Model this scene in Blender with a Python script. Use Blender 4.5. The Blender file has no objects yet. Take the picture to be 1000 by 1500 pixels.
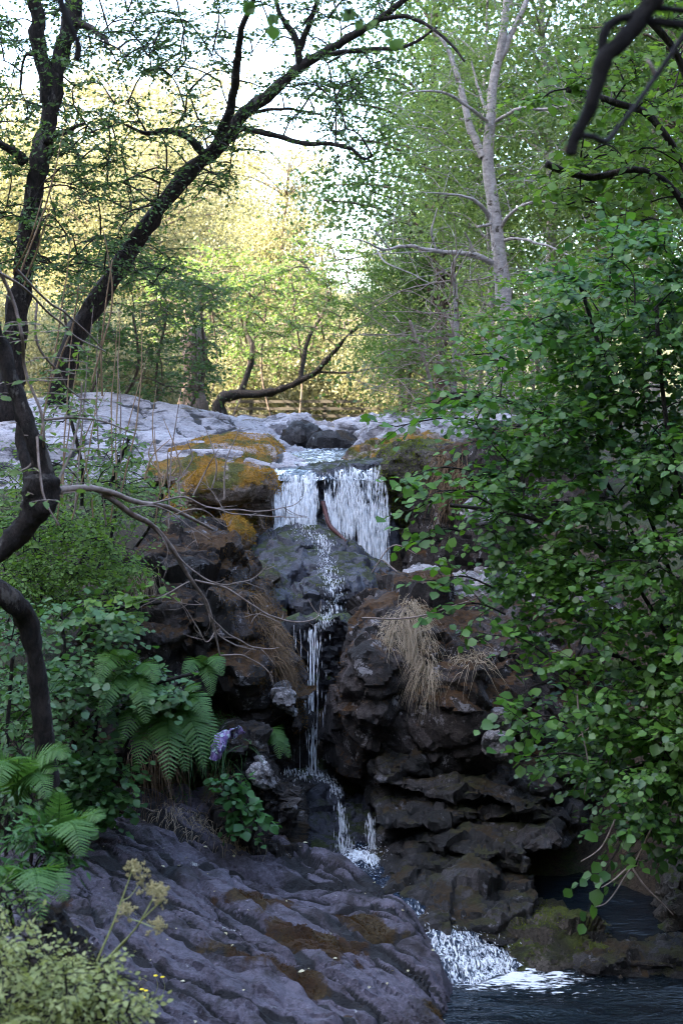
import bpy, math, random
import numpy as np
from mathutils import Vector, Matrix
from mathutils.bvhtree import BVHTree

# ------------------------------------------------------------------ camera, sky, sun, exposure
scene = bpy.context.scene
C = scene.collection
cam_d = bpy.data.cameras.new('camera'); cam = bpy.data.objects.new('camera', cam_d); C.objects.link(cam)
cam.location = (0, 0, 0); cam.rotation_euler = (math.radians(90), 0, 0)
cam_d.sensor_fit = 'VERTICAL'; cam_d.sensor_height = 36; cam_d.sensor_width = 24
cam_d.lens = 50; cam_d.shift_y = -0.1; cam_d.clip_end = 3000; cam_d.clip_start = 0.05
cam_d.dof.use_dof = True; cam_d.dof.focus_distance = 10.0; cam_d.dof.aperture_fstop = 4.5
scene.camera = cam
SUN_EL, SUN_AZ = math.radians(31), math.radians(-108)      # azimuth from +Y (away from the camera) towards +X
w = bpy.data.worlds.new('World'); scene.world = w; w.use_nodes = True
nt = w.node_tree; bg = nt.nodes['Background']
sky = nt.nodes.new('ShaderNodeTexSky'); sky.sky_type = 'NISHITA'; sky.sun_disc = False
sky.sun_elevation = SUN_EL; sky.sun_rotation = SUN_AZ
sky.air_density = 1.0; sky.dust_density = 3.0; sky.ozone_density = 1.0
nt.links.new(sky.outputs[0], bg.inputs[0]); bg.inputs[1].default_value = 0.15
sd = bpy.data.lights.new('sun', 'SUN'); sd.energy = 5.0; sd.angle = math.radians(0.53); sd.color = (1, .88, .68)
so = bpy.data.objects.new('sun', sd); C.objects.link(so)
tosun = Vector((math.sin(SUN_AZ)*math.cos(SUN_EL), math.cos(SUN_AZ)*math.cos(SUN_EL), math.sin(SUN_EL)))
so.rotation_euler = tosun.to_track_quat('Z', 'Y').to_euler(); so.location = (-30, 20, 40)
vs = scene.view_settings
vs.view_transform = 'Standard'; vs.look = 'None'; vs.gamma = 1; vs.use_curve_mapping = False
vs.exposure = 3.62
cy = scene.cycles
cy.max_bounces = 5; cy.diffuse_bounces = 2; cy.glossy_bounces = 2; cy.transmission_bounces = 4; cy.transparent_max_bounces = 8
cy.filter_width = 1.05
cy.caustics_reflective = False; cy.caustics_refractive = False

# ------------------------------------------------------------------ helpers
F = 1500*50/36.0
rng = np.random.default_rng(7)
def P(px, py, Y): return np.array([(px-500)/F*Y, Y, (600-py)/F*Y])
def M(px, Y): return px/F*Y                     # a photo-pixel length at distance Y in metres

def _hash(i, j, k):
    h = (i*374761393 + j*668265263 + k*2147483647 + 1013904223) & 0xffffffff
    h = ((h ^ (h >> 13))*1274126177) & 0xffffffff
    return h ^ (h >> 16)
def perlin(p):
    p = np.asarray(p, float); i = np.floor(p).astype(np.int64); f = p - i
    u = f*f*f*(f*(f*6-15)+10); out = np.zeros(len(p))
    for dx in (0, 1):
        for dy in (0, 1):
            for dz in (0, 1):
                h = _hash(i[:,0]+dx, i[:,1]+dy, i[:,2]+dz)
                g = (np.stack([h & 1023, (h >> 10) & 1023, (h >> 20) & 1023], 1)/511.5)-1
                wgt = (u[:,0] if dx else 1-u[:,0])*(u[:,1] if dy else 1-u[:,1])*(u[:,2] if dz else 1-u[:,2])
                out += wgt*(g[:,0]*(f[:,0]-dx)+g[:,1]*(f[:,1]-dy)+g[:,2]*(f[:,2]-dz))
    return out*1.2
def fbm(p, o=4, g=.5):
    s = 0; a = 1
    for k in range(o): s = s + a*perlin(p*2**k + 17.3*k); a *= g
    return s
def voro(p):
    p = np.asarray(p, float); i = np.floor(p).astype(np.int64); f = p-i
    d1 = np.full(len(p), 9.); d2 = d1.copy(); ident = np.zeros(len(p))
    for dx in (-1, 0, 1):
        for dy in (-1, 0, 1):
            for dz in (-1, 0, 1):
                h = _hash(i[:,0]+dx, i[:,1]+dy, i[:,2]+dz)
                c = np.stack([h & 1023, (h >> 10) & 1023, (h >> 20) & 1023], 1)/1023.
                d = np.linalg.norm(np.array([dx, dy, dz])+c-f, axis=1)
                n1 = d < d1
                d2 = np.where(n1, d1, np.minimum(d2, d)); ident = np.where(n1, (h & 255)/255., ident); d1 = np.where(n1, d, d1)
    return d1, d2, ident
def sstep(a, b, x): t = np.clip((x-a)/(b-a), 0, 1); return t*t*(3-2*t)
def rbf(pts, smooth=1e-3):
    """thin-plate surface through (a, b, value) points"""
    pts = np.asarray(pts, float); n = len(pts); A = pts[:, :2]; v = pts[:, 2]
    def phi(r): return r*r*np.log(r+1e-9)
    K = phi(np.linalg.norm(A[:, None]-A[None], axis=2)) + smooth*np.eye(n)
    Q = np.c_[np.ones(n), A]
    S = np.block([[K, Q], [Q.T, np.zeros((3, 3))]])
    c = np.linalg.solve(S, np.r_[v, 0, 0, 0])
    def f(a, b):
        sh = np.shape(a); q = np.stack([np.ravel(a), np.ravel(b)], 1); out = c[n]+q@c[n+1:]
        for k in range(n): out = out + c[k]*phi(np.hypot(q[:,0]-A[k,0], q[:,1]-A[k,1]))
        return out.reshape(sh)
    return f

# --- objects
def empty(name, loc): o = bpy.data.objects.new(name, None); C.objects.link(o); o.location = loc; o.empty_display_size = .1; return o
def tag(o, label=None, cat=None, group=None, kind=None):
    if label: o['label'] = label
    if cat: o['category'] = cat
    if group: o['group'] = group
    if kind: o['kind'] = kind
    return o
def thing(name, label, cat, loc, group=None): return tag(empty(name, tuple(float(v) for v in loc)), label, cat, group)
def make_mesh(name, V, faces, mat=None, smooth=True):
    V = np.asarray(V, np.float32); me = bpy.data.meshes.new(name)
    if isinstance(faces, np.ndarray):
        k = faces.shape[1]; nf = len(faces)
        me.vertices.add(len(V)); me.vertices.foreach_set('co', V.ravel())
        me.loops.add(nf*k); me.loops.foreach_set('vertex_index', faces.astype(np.int32).ravel())
        me.polygons.add(nf); me.polygons.foreach_set('loop_start', np.arange(0, nf*k, k, dtype=np.int32))
        me.update(calc_edges=True)
    else: me.from_pydata(V.tolist(), [], faces)
    if smooth: me.polygons.foreach_set('use_smooth', np.ones(len(me.polygons), bool))
    if mat: me.materials.append(mat)
    return me
def obj(name, V, faces, mat, parent=None, origin=None, smooth=True, kind=None):
    """one mesh object; V is in world space, origin its base point"""
    V = np.asarray(V, float)
    po = np.array(parent.location) if parent is not None else None
    gp = parent
    while gp is not None and gp.parent is not None: gp = gp.parent; po = po + np.array(gp.location)
    if origin is None:
        origin = po if parent is not None else np.array([V[:,0].mean(), V[:,1].mean(), V[:,2].min()])
    origin = np.asarray(origin, float)
    o = bpy.data.objects.new(name, make_mesh(name, V-origin, faces, mat, smooth)); C.objects.link(o)
    if parent is not None: o.parent = parent; o.location = tuple(origin-po)
    else: o.location = tuple(origin)
    if kind: o['kind'] = kind
    return o
BVH = []          # (tree) of everything that plants and water are set on
def register(V, faces):
    BVH.append(BVHTree.FromPolygons([tuple(v) for v in np.asarray(V).tolist()], np.asarray(faces).tolist()))
def cast(o, d, far=60):
    best = None
    for b in BVH:
        h = b.ray_cast(Vector(o), Vector(d), far)
        if h[0] is not None and (best is None or h[3] < best[3]): best = h
    return best
def hit(px, py):
    """the surface point that lies in this direction"""
    h = cast((0, 0, 0), Vector(P(px, py, 1)).normalized())
    return (np.array(h[0]), np.array(h[1])) if h else None
def drop(x, y, z=30):
    h = cast((x, y, z), (0, 0, -1), 80)
    return np.array(h[0]) if h else None

# --- solid rocks from distance fields
def surface_nets(Fv, lo, h):
    nx, ny, nz = Fv.shape; S = Fv < 0
    cs = [S[a:nx-1+a, b:ny-1+b, c:nz-1+c] for a in (0,1) for b in (0,1) for c in (0,1)]
    sm = sum(c.astype(np.int8) for c in cs); act = (sm > 0) & (sm < 8)
    I, J, K = np.nonzero(act); n = len(I); idx = -np.ones(act.shape, np.int64); idx[I, J, K] = np.arange(n)
    acc = np.zeros((n, 3)); cnt = np.zeros(n)
    cor = [(a, b, c) for a in (0,1) for b in (0,1) for c in (0,1)]
    for p in cor:
        for ax in range(3):
            if p[ax]: continue
            q = list(p); q[ax] = 1
            f0 = Fv[I+p[0], J+p[1], K+p[2]]; f1 = Fv[I+q[0], J+q[1], K+q[2]]
            m = (f0 < 0) != (f1 < 0); t = np.where(m, f0/np.where(m, f0-f1, 1), 0)
            pt = np.tile(np.array(p, float), (n, 1)); pt[:, ax] += t
            acc += pt*m[:, None]; cnt += m
    V = (np.stack([I, J, K], 1)+acc/cnt[:, None])*h+lo
    quads = []
    for ax in range(3):
        u, v = [(1, 2), (2, 0), (0, 1)][ax]
        sl0 = [slice(None)]*3; sl1 = [slice(None)]*3; sl0[ax] = slice(0, -1); sl1[ax] = slice(1, None)
        A = S[tuple(sl0)]; B = S[tuple(sl1)]; ch = A != B
        e = np.stack(np.nonzero(ch), 1)
        ok = (e[:, u] > 0) & (e[:, v] > 0) & (e[:, u] < Fv.shape[u]-1) & (e[:, v] < Fv.shape[v]-1); e = e[ok]
        flip = A[e[:,0], e[:,1], e[:,2]]
        def cell(du, dv):
            c = e.copy(); c[:, u] += du; c[:, v] += dv; return idx[c[:,0], c[:,1], c[:,2]]
        q = np.stack([cell(-1,-1), cell(0,-1), cell(0,0), cell(-1,0)], 1)
        q[~flip] = q[~flip][:, ::-1]; quads.append(q)
    return V, np.concatenate(quads)
def vnormals(V, Q):
    n = np.cross(V[Q[:,2]]-V[Q[:,0]], V[Q[:,3]]-V[Q[:,1]]) if Q.shape[1] == 4 else np.cross(V[Q[:,1]]-V[Q[:,0]], V[Q[:,2]]-V[Q[:,0]])
    N = np.zeros_like(V)
    for k in range(Q.shape[1]): np.add.at(N, Q[:, k], n)
    return N/(np.linalg.norm(N, axis=1, keepdims=True)+1e-12)
def polysd(poly, x, z):
    d = np.full(x.shape, 1e9); ins = np.zeros(x.shape, bool); n = len(poly)
    for i in range(n):
        a = poly[i]; b = poly[(i+1) % n]; e = b-a; wx = x-a[0]; wz = z-a[1]
        t = np.clip((wx*e[0]+wz*e[1])/(e@e), 0, 1)
        d = np.minimum(d, np.hypot(wx-e[0]*t, wz-e[1]*t))
        c = ((a[1] <= z) != (b[1] <= z)) & (x < (b[0]-a[0])*(z-a[1])/(b[1]-a[1]+1e-12)+a[0]); ins ^= c
    return np.where(ins, -d, d)
ROCKS = {}
def facets(p, f, amt):
    """angular broken planes: every cell has its own tilt and offset"""
    q = p*f+.22*np.stack([perlin(p*f*.8), perlin(p*f*.8+9), perlin(p*f*.8+19)], 1); i = np.floor(q).astype(np.int64); fr = q-i
    d1 = np.full(len(q), 9.); val = np.zeros(len(q))
    for dx in (-1, 0, 1):
        for dy in (-1, 0, 1):
            for dz in (-1, 0, 1):
                h = _hash(i[:,0]+dx, i[:,1]+dy, i[:,2]+dz); h2 = _hash(h & 65535, h >> 16, i[:,0]*0+5)
                c = np.stack([h & 1023, (h >> 10) & 1023, (h >> 20) & 1023], 1)/1023.; o = fr-(np.array([dx, dy, dz])+c); d = np.linalg.norm(o, axis=1)
                g = np.stack([h2 & 1023, (h2 >> 10) & 1023, (h2 >> 20) & 1023], 1)/511.5-1; v = (g*o).sum(1)+((h2 & 255)/255.-.5)
                n1 = d < d1; val = np.where(n1, v, val); d1 = np.where(n1, d, d1)
    return amt*val
def weather(V, N, big=.06, fb=1.6, mid=.03, fm=6, fine=.008, ff=25, strata=0, sf=9, tilt=(0,0), crack=0, cf=2.2, cs=(1,1,1), facet=0, fo=3, ridge=.035, fr=2.6, seed=0):
    p = V+seed*7.7
    d = .7*big*fbm(p*fb, 2)+.45*mid*(fbm(p*fm, 3))+.6*fine*fbm(p*ff, 2)
    if ridge:
        q = p+.25*np.stack([perlin(p*1.7), perlin(p*1.7+9), perlin(p*1.7+19)], 1)
        d += ridge*(.5-np.abs(perlin(q*fr))*2.2)+.5*ridge*(.5-np.abs(perlin(q*fr*2.3+5))*2.2)+.22*ridge*(.5-np.abs(perlin(q*fr*5.1+5))*2.2)
    if strata:
        zz = (V[:,2]+tilt[0]*V[:,0]+tilt[1]*V[:,1])+.10*fbm(p*1.3, 3)
        ph = zz*sf/2.5+.5*perlin(p*.9); s = ph-np.floor(ph)
        lay = perlin(np.stack([np.floor(ph)*3.7+.5, p[:,0]*.6, p[:,1]*.6], 1))
        d += strata*(np.minimum(s*5, (1-s)*1.6).clip(0, 1)-.6+.9*lay)
    if facet:
        d += 1.15*facets(p, fo, facet)+facets(p+31, fo*2.6, facet*.45)+facets(p+57, fo*6.5, facet*.16)
    if crack:
        a, b, i = voro(p*np.array(cs)*cf+.35*np.stack([perlin(p*2.5), perlin(p*2.5+9), perlin(p*2.5+19)], 1)); d -= crack*(1-sstep(0, .10, b-a))
    return V+N*d[:, None]
def rock(name, label, cat, poly, Y, front, back, mat, r=.12, h=.025, add=(), cut=(), group=None, kind=None, parent=None, dip=None, **wk):
    """closed boulder: an outline (pixels at distance Y), a front face (number or pixel, pixel, distance) and a back"""
    pw = np.array([P(a, b, Y)[[0, 2]] for a, b in poly])
    fy = front if isinstance(front, (int, float)) else rbf([(*P(a, b, Y)[[0, 2]], y) for a, b, y in front])
    ymin = front if isinstance(front, (int, float)) else min(f[2] for f in front)
    adds = [(P(a, b, y), np.array([M(rx, y), ry, M(rz, y)])) for a, b, y, rx, ry, rz in add]
    cuts = [(P(a, b, y), np.array([M(rx, y), ry, M(rz, y)])) for a, b, y, rx, ry, rz in cut]
    lo = np.array([pw[:,0].min(), ymin-.1, pw[:,1].min()]); hi = np.array([pw[:,0].max(), back, pw[:,1].max()])
    for c, q in adds: lo = np.minimum(lo, c-q); hi = np.maximum(hi, c+q)
    lo -= .15; hi += .15
    xs, ys, zs = [np.arange(lo[k], hi[k]+h, h) for k in range(3)]
    gx, gz = np.meshgrid(xs, zs, indexing='ij'); d2 = polysd(pw, gx, gz)
    yf = np.full(gx.shape, float(fy)) if not callable(fy) else fy(gx, gz)
    y3 = ys[None, :, None]; dy = np.maximum(yf[:, None, :]-y3, y3-back)
    a = d2[:, None, :]+r; b = dy+r
    Fv = np.sqrt(np.maximum(a, 0)**2+np.maximum(b, 0)**2)+np.minimum(np.maximum(a, b), 0)-r
    X3 = xs[:, None, None]; Z3 = zs[None, None, :]
    def ell(c, q):
        k = np.sqrt(((X3-c[0])/q[0])**2+((y3-c[1])/q[1])**2+((Z3-c[2])/q[2])**2); return (k-1)*q.min()
    for c, q in adds:
        e = ell(c, q); kk = .12; hh = np.clip(.5+.5*(e-Fv)/kk, 0, 1); Fv = e*(1-hh)+Fv*hh-kk*hh*(1-hh)
    for c, q in cuts:
        e = -ell(c, q); kk = .08; hh = np.clip(.5-.5*(e-Fv)/kk, 0, 1); Fv = e*(1-hh)+Fv*hh+kk*hh*(1-hh)
    for s in ((0,), (-1,)):
        Fv[s[0], :, :] = np.maximum(Fv[s[0], :, :], .01); Fv[:, s[0], :] = np.maximum(Fv[:, s[0], :], .01); Fv[:, :, s[0]] = np.maximum(Fv[:, :, s[0]], .01)
    V, Q = surface_nets(Fv.astype(np.float32), lo, h)
    if dip is None: dip = max(0, -.8*pw[:,1].max()/Y)
    V[:, 2] -= dip*(V[:, 1]-Y)          # tops fall away to the back
    wk.setdefault('ridge', min(.02, .2*r)); wk.setdefault('facet', min(.08, .6*r)); wk.setdefault('fo', min(6, max(2, .3/r))); V = weather(V, vnormals(V, Q), **wk)
    register(V, Q)
    o = obj(name, V, Q, mat, parent); o.data.set_sharp_from_angle(angle=math.radians(24))
    if label: tag(o, label, cat, group, kind)
    ROCKS[label or name] = (V, Q)
    return o

# --- tubes, leaves
def cr(pts, n):
    p = np.asarray(pts, float); m = len(p); t = np.linspace(0, m-1, n); i = np.clip(t.astype(int), 0, m-2); f = (t-i)[:, None]
    g = lambda k: p[np.clip(k, 0, m-1)]
    a, b, c, d = g(i-1), g(i), g(i+1), g(i+2)
    return .5*(2*b+(c-a)*f+(2*a-5*b+4*c-d)*f**2+(3*b-a-3*c+d)*f**3)
class Tubes:
    def __init__(s): s.V = []; s.Q = []; s.n = 0
    def add(s, path, rad, k=6, rough=0, seed=0):
        p = np.asarray(path, float); n = len(p); rad = np.interp(np.linspace(0, 1, n), np.linspace(0, 1, len(np.atleast_1d(rad))), np.atleast_1d(rad))
        t = np.gradient(p, axis=0); t /= np.linalg.norm(t, axis=1, keepdims=True)+1e-9
        ref = np.where(np.abs(t[:, 2:3]) > .9, np.array([[1., 0, 0]]), np.array([[0, 0, 1.]]))
        a = np.cross(t, ref); a /= np.linalg.norm(a, axis=1, keepdims=True)+1e-9
        for i in range(1, n):
            v = a[i-1]-t[i]*(a[i-1]@t[i]); l = np.linalg.norm(v)
            if l > 1e-6: a[i] = v/l
        b = np.cross(t, a); th = np.arange(k)*2*math.pi/k
        ring = np.cos(th)[None, :, None]*a[:, None]+np.sin(th)[None, :, None]*b[:, None]
        V = (p[:, None]+ring*rad[:, None, None]).reshape(-1, 3)
        if rough:
            d = fbm(V*np.array([9, 9, 4])/max(rad.max(), .03)*.12+seed, 3)*rough+fbm(V*np.array([60, 60, 26])+seed, 2)*rough*.5; V = V+(ring.reshape(-1, 3))*(d*np.repeat(rad, k))[:, None]
        i = np.arange(n-1)[:, None]*k; j = np.arange(k)[None]; j2 = (j+1) % k
        Q = np.stack([i+j, i+j2, i+k+j2, i+k+j], 2).reshape(-1, 4)
        s.V.append(V); s.Q.append(Q+s.n); s.n += len(V)
        c = len(V); s.V.append(p[-1:]+t[-1:]*rad[-1]*.5); last = s.n-k
        s.Q.append(np.array([[last+q, last+(q+1) % k, s.n, s.n] for q in range(k)])); s.n += 1
    def build(s, name, mat, parent=None, kind=None):
        V = np.concatenate(s.V); Q = np.concatenate(s.Q)
        tri = Q[:, 2] == Q[:, 3]
        o = obj(name, V, [tuple(q) for q in Q[~tri].tolist()]+[tuple(q[:3]) for q in Q[tri].tolist()], mat, parent)
        if kind: o['kind'] = kind
        return o
def tube_obj(name, path, rad, mat, parent=None, k=8, rough=0, n=None, seed=0):
    T = Tubes(); p = cr(path, n or max(8, len(path)*5)); q = p*5+seed; tp_ = np.sin(np.linspace(0, math.pi, len(p)))[:, None]; p = p+tp_*(.5*max(np.atleast_1d(rad))+.007)*np.stack([perlin(q), perlin(q+11), perlin(q+23)], 1)*1.3; T.add(p, rad, k, rough, seed); return T.build(name, mat, parent)
def leaf_template(ws, curve=.12, fold=.18, wmax=.5):
    """leaf of length 1 along +y, folded on its midrib; ws = half widths at equal steps between base and tip"""
    m = len(ws)+1; y = np.linspace(0, 1, m+1); mid = np.stack([0*y, y, -curve*y**2], 1); V = [mid]
    ys = y[1:-1]; e = np.stack([np.array(ws), ys, -curve*ys**2+fold*np.array(ws)], 1); V += [e, e*np.array([-1, 1, 1])]
    T = []; R = m+1; L = R+len(ws)
    for s, base in ((1, R), (-1, L)):
        seq = [0]+[base+i for i in range(len(ws))]+[m]
        for i in range(m):
            a, b = i, i+1; p, q = seq[i], seq[i+1]
            for tr in ((a, p, b), (p, q, b)):
                if len(set(tr)) == 3: T.append(tr if s < 0 else tr[::-1])
    return np.concatenate(V), np.array(T)
ROUND = leaf_template([.36, .49, .36], .15, .2)        # hazel-like
ROUND2 = leaf_template([.45, .41], .15, .2)
OVAL = leaf_template([.28, .24], .15, .25)
SMALL = leaf_template([.3], .1, .3)                        # four triangles
NARROW = leaf_template([.14, .13], .2, .3)
NARROW1 = leaf_template([.16], .2, .3)
SERR = leaf_template([.25, .19, .34, .24, .3, .16, .16], .2, .2)
def frames(d, n):
    d = np.asarray(d, float); d = d/(np.linalg.norm(d, axis=1, keepdims=True)+1e-9)
    x = np.cross(d, n); x /= np.linalg.norm(x, axis=1, keepdims=True)+1e-9
    z = np.cross(x, d); return np.stack([x, d, z], 2)
def instances(tmpl, pos, R, s):
    V, T = tmpl; n = len(pos); s = np.broadcast_to(np.asarray(s, float), (n,))
    W = np.einsum('nij,vj->nvi', R, V)*s[:, None, None]+pos[:, None]
    Q = (T[None]+(np.arange(n)*len(V))[:, None, None]).reshape(-1, 3)
    return W.reshape(-1, 3), Q
_LM = {}
def foliage(parent, tmpl, pos, R, s, mat, nparts=0, name='foliage', leaf='leaf'):
    pos = np.asarray(pos); n = len(pos); s = np.broadcast_to(np.asarray(s, float), (n,))
    order = np.argsort(pos[:, 1]+rng.uniform(0, .35, n)); near = order[:nparts]; rest = order[nparts:]
    if len(rest):
        V, Q = instances(ROUND2 if tmpl is ROUND else tmpl, pos[rest], R[rest], s[rest]); obj(name, V, Q, mat, parent, kind='stuff')
    if nparts:
        key = (id(tmpl), mat.name)
        if key not in _LM: _LM[key] = make_mesh(leaf, tmpl[0], tmpl[1].astype(int), mat)
        po = Vector(parent.location)
        for i in near:
            o = bpy.data.objects.new(leaf, _LM[key]); C.objects.link(o); o.parent = parent
            o.matrix_basis = Matrix.Translation(Vector(pos[i])-po) @ Matrix(R[i].tolist()).to_4x4() @ Matrix.Scale(float(s[i]), 4)
def unit(v): v = np.asarray(v, float); return v/(np.linalg.norm(v)+1e-9)
def rvec(n=None): v = rng.normal(size=(n, 3) if n else 3); return v/np.linalg.norm(v, axis=-1, keepdims=True)
def spray(T, L, a, d, length, nl, size, r=.004, droop=.15, flat=.35, k=4):
    """a twig with alternate leaves lying roughly level; T tubes, L list of (pos, dir, normal, size)"""
    d = unit(d); side = unit(np.cross(d, [0, 0, 1])+1e-6); n = 4; t = np.linspace(0, 1, n)[:, None]
    path = a+d*length*t+np.array([0, 0, -droop*length])*t**2+side*length*.12*rng.normal()*t**2
    T.add(path, [r, r*.35], k)
    for i in range(nl):
        f = (i+.6)/nl; q = np.array([np.interp(f, t[:, 0], path[:, c]) for c in range(3)])
        sg = 1 if i % 2 else -1
        ld = unit(d*.75+side*sg*(.9-.5*f)+np.array([0, 0, -.25])+.3*rng.normal(size=3))
        nn = unit(np.array([0, 0, 1])+flat*rng.normal(size=3)+np.array([0, -.25, 0]))
        sc = size*rng.uniform(.45, 1.3)*(1-.25*f)
        L.append((q+ld*sc*.15, ld, nn, sc))
def put_leaves(parent, L, tmpl, mat, nparts=0, name='foliage', leaf='leaf'):
    if not L: return
    foliage(parent, tmpl, np.array([l[0] for l in L]), frames(np.array([l[1] for l in L]), np.array([l[2] for l in L])), np.array([l[3] for l in L]), mat, nparts, name, leaf)
def inpoly(poly, n):
    """random pixel points in an outline"""
    poly = np.array(poly, float); lo, hi = poly.min(0), poly.max(0); out = []
    while len(out) < n:
        q = rng.uniform(lo, hi, (n*2, 2)); sd_ = polysd(poly, q[:,0], q[:,1]); out += q[sd_ < 0].tolist()
    return np.array(out[:n])

# ------------------------------------------------------------------ materials
def mat(name):
    m = bpy.data.materials.new(name); m.use_nodes = True; n = m.node_tree; n.nodes.clear()
    out = n.nodes.new('ShaderNodeOutputMaterial'); return m, n, out
class NT:
    def __init__(s, n): s.n = n
    def new(s, t, **kw):
        x = s.n.nodes.new(t)
        for k, v in kw.items():
            if k.startswith('i_'):
                key = k[2:]; key = int(key) if key.isdigit() else key
                s.set(x.inputs[key], v)
            else: setattr(x, k, v)
        return x
    def set(s, inp, v):
        if isinstance(v, bpy.types.NodeSocket): s.n.links.new(v, inp)
        else: inp.default_value = v
    def noise(s, vec, scale, detail=5, rough=.6, dist=0):
        x = s.new('ShaderNodeTexNoise', i_Scale=scale, i_Detail=detail, i_Roughness=rough, i_Distortion=dist); s.set(x.inputs['Vector'], vec); return x.outputs['Fac']
    def ramp(s, f, lo, hi, a=0., b=1.):
        x = s.new('ShaderNodeMapRange', i_1=lo, i_2=hi, i_3=a, i_4=b, interpolation_type='SMOOTHSTEP'); s.set(x.inputs[0], f); return x.outputs[0]
    def mix(s, f, a, b):
        x = s.new('ShaderNodeMix', data_type='RGBA')
        s.set(x.inputs['Factor'], f)
        for i, v in ((6, a), (7, b)): s.set(x.inputs[i], v if isinstance(v, bpy.types.NodeSocket) else (*v, 1))
        return x.outputs[2]
    def math(s, op, a, b=0.):
        x = s.new('ShaderNodeMath', operation=op); s.set(x.inputs[0], a); s.set(x.inputs[1], b); return x.outputs[0]
def stretch(g, vec, sc, rot=(0,0,0)):
    x = g.new('ShaderNodeMapping'); g.set(x.inputs['Vector'], vec); x.inputs['Scale'].default_value = sc; x.inputs['Rotation'].default_value = rot; return x.outputs[0]
def rock_mat(name, c1, c2, stain=None, stain_amt=.5, moss=None, moss_amt=.5, moss2=None, lichen=0, rough=.8, bump=.5, up=.35, spec=.4, lcol=(.5,.5,.48), sc=1., streak=(1,1,1), moss_attr=None, crack_attr=None):
    m, n, out = mat(name); g = NT(n); geo = g.new('ShaderNodeNewGeometry'); pos = stretch(g, geo.outputs['Position'], streak)
    n1 = g.noise(pos, 2.2*sc, 6, .65); n2 = g.noise(pos, 11*sc, 6, .7); n3 = g.noise(pos, 60*sc, 4, .7)
    col = g.mix(g.ramp(n1, .35, .65), c1, c2)
    col = g.mix(g.ramp(n3, .35, .75, 0, .55), col, tuple(v*1.7 for v in c2))
    sp = g.noise(pos, 26*sc, 9, .82); col = g.mix(g.ramp(sp, .50, .60, 0, .75), col, tuple(v*.38 for v in c1)); col = g.mix(g.ramp(g.noise(pos, 41*sc, 8, .8), .57, .64, 0, .7), col, tuple(min(v*2.3, .75) for v in c2))
    rg = rough
    if stain: col = g.mix(g.ramp(g.noise(pos, 3.1*sc, 8, .75, .4), .62-stain_amt*.3, .72-stain_amt*.2), col, stain)
    if lichen:
        v = g.new('ShaderNodeTexNoise', i_Scale=7*sc, i_Detail=9, i_Roughness=.75); g.set(v.inputs['Vector'], pos)
        col = g.mix(g.ramp(v.outputs[0], .66-.2*lichen, .70-.2*lichen, 0, .8), col, lcol)
    if crack_attr: col = g.mix(g.ramp(g.math('ADD', g.new('ShaderNodeAttribute', attribute_name=crack_attr).outputs['Fac'], g.math('MULTIPLY', n2, .35)), .42, .75), col, tuple(v*.10 for v in c1))
    mb = None
    if moss:
        sep = g.new('ShaderNodeSeparateXYZ'); g.set(sep.inputs[0], geo.outputs['Normal'])
        f = g.math('ADD', g.math('MULTIPLY', sep.outputs[2], up), g.noise(pos, 2.6*sc, 7, .72, .3))
        mb = g.ramp(f, .95-.5*moss_amt, 1.05-.5*moss_amt)
        if moss_attr: mb = g.ramp(g.math('ADD', g.new('ShaderNodeAttribute', attribute_name=moss_attr).outputs['Fac'], g.math('MULTIPLY', g.noise(pos, 14, 5, .75), .5)), .68, .80)
        mc = g.mix(g.ramp(g.noise(pos, 28, 5, .8), .3, .7), tuple(v*.45 for v in moss), tuple(v*1.4 for v in moss))
        if moss2: mc = g.mix(g.ramp(g.noise(pos, 3.7, 4, .6), .42, .6), mc, g.mix(g.ramp(n3, .3, .7), tuple(v*.5 for v in moss2), tuple(v*1.4 for v in moss2)))
        col = g.mix(mb, col, mc)
        rg = g.math('ADD', g.math('MULTIPLY', mb, .95-rough), rough)
    h = g.math('ADD', g.math('MULTIPLY', n2, .6), g.math('MULTIPLY', n3, .35))
    h = g.math('ADD', h, g.math('MULTIPLY', g.noise(pos, 170, 3, .7), .25 if mb is None else g.math('ADD', g.math('MULTIPLY', mb, .5), .15)))
    bp = g.new('ShaderNodeBump', i_Strength=bump, i_Distance=.05); g.set(bp.inputs['Height'], h)
    b = g.new('ShaderNodeBsdfPrincipled'); g.set(b.inputs['Base Color'], col); g.set(b.inputs['Roughness'], rg)
    b.inputs['Specular IOR Level'].default_value = spec; g.set(b.inputs['Normal'], bp.outputs[0])
    n.links.new(b.outputs[0], out.inputs[0]); return m
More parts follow.
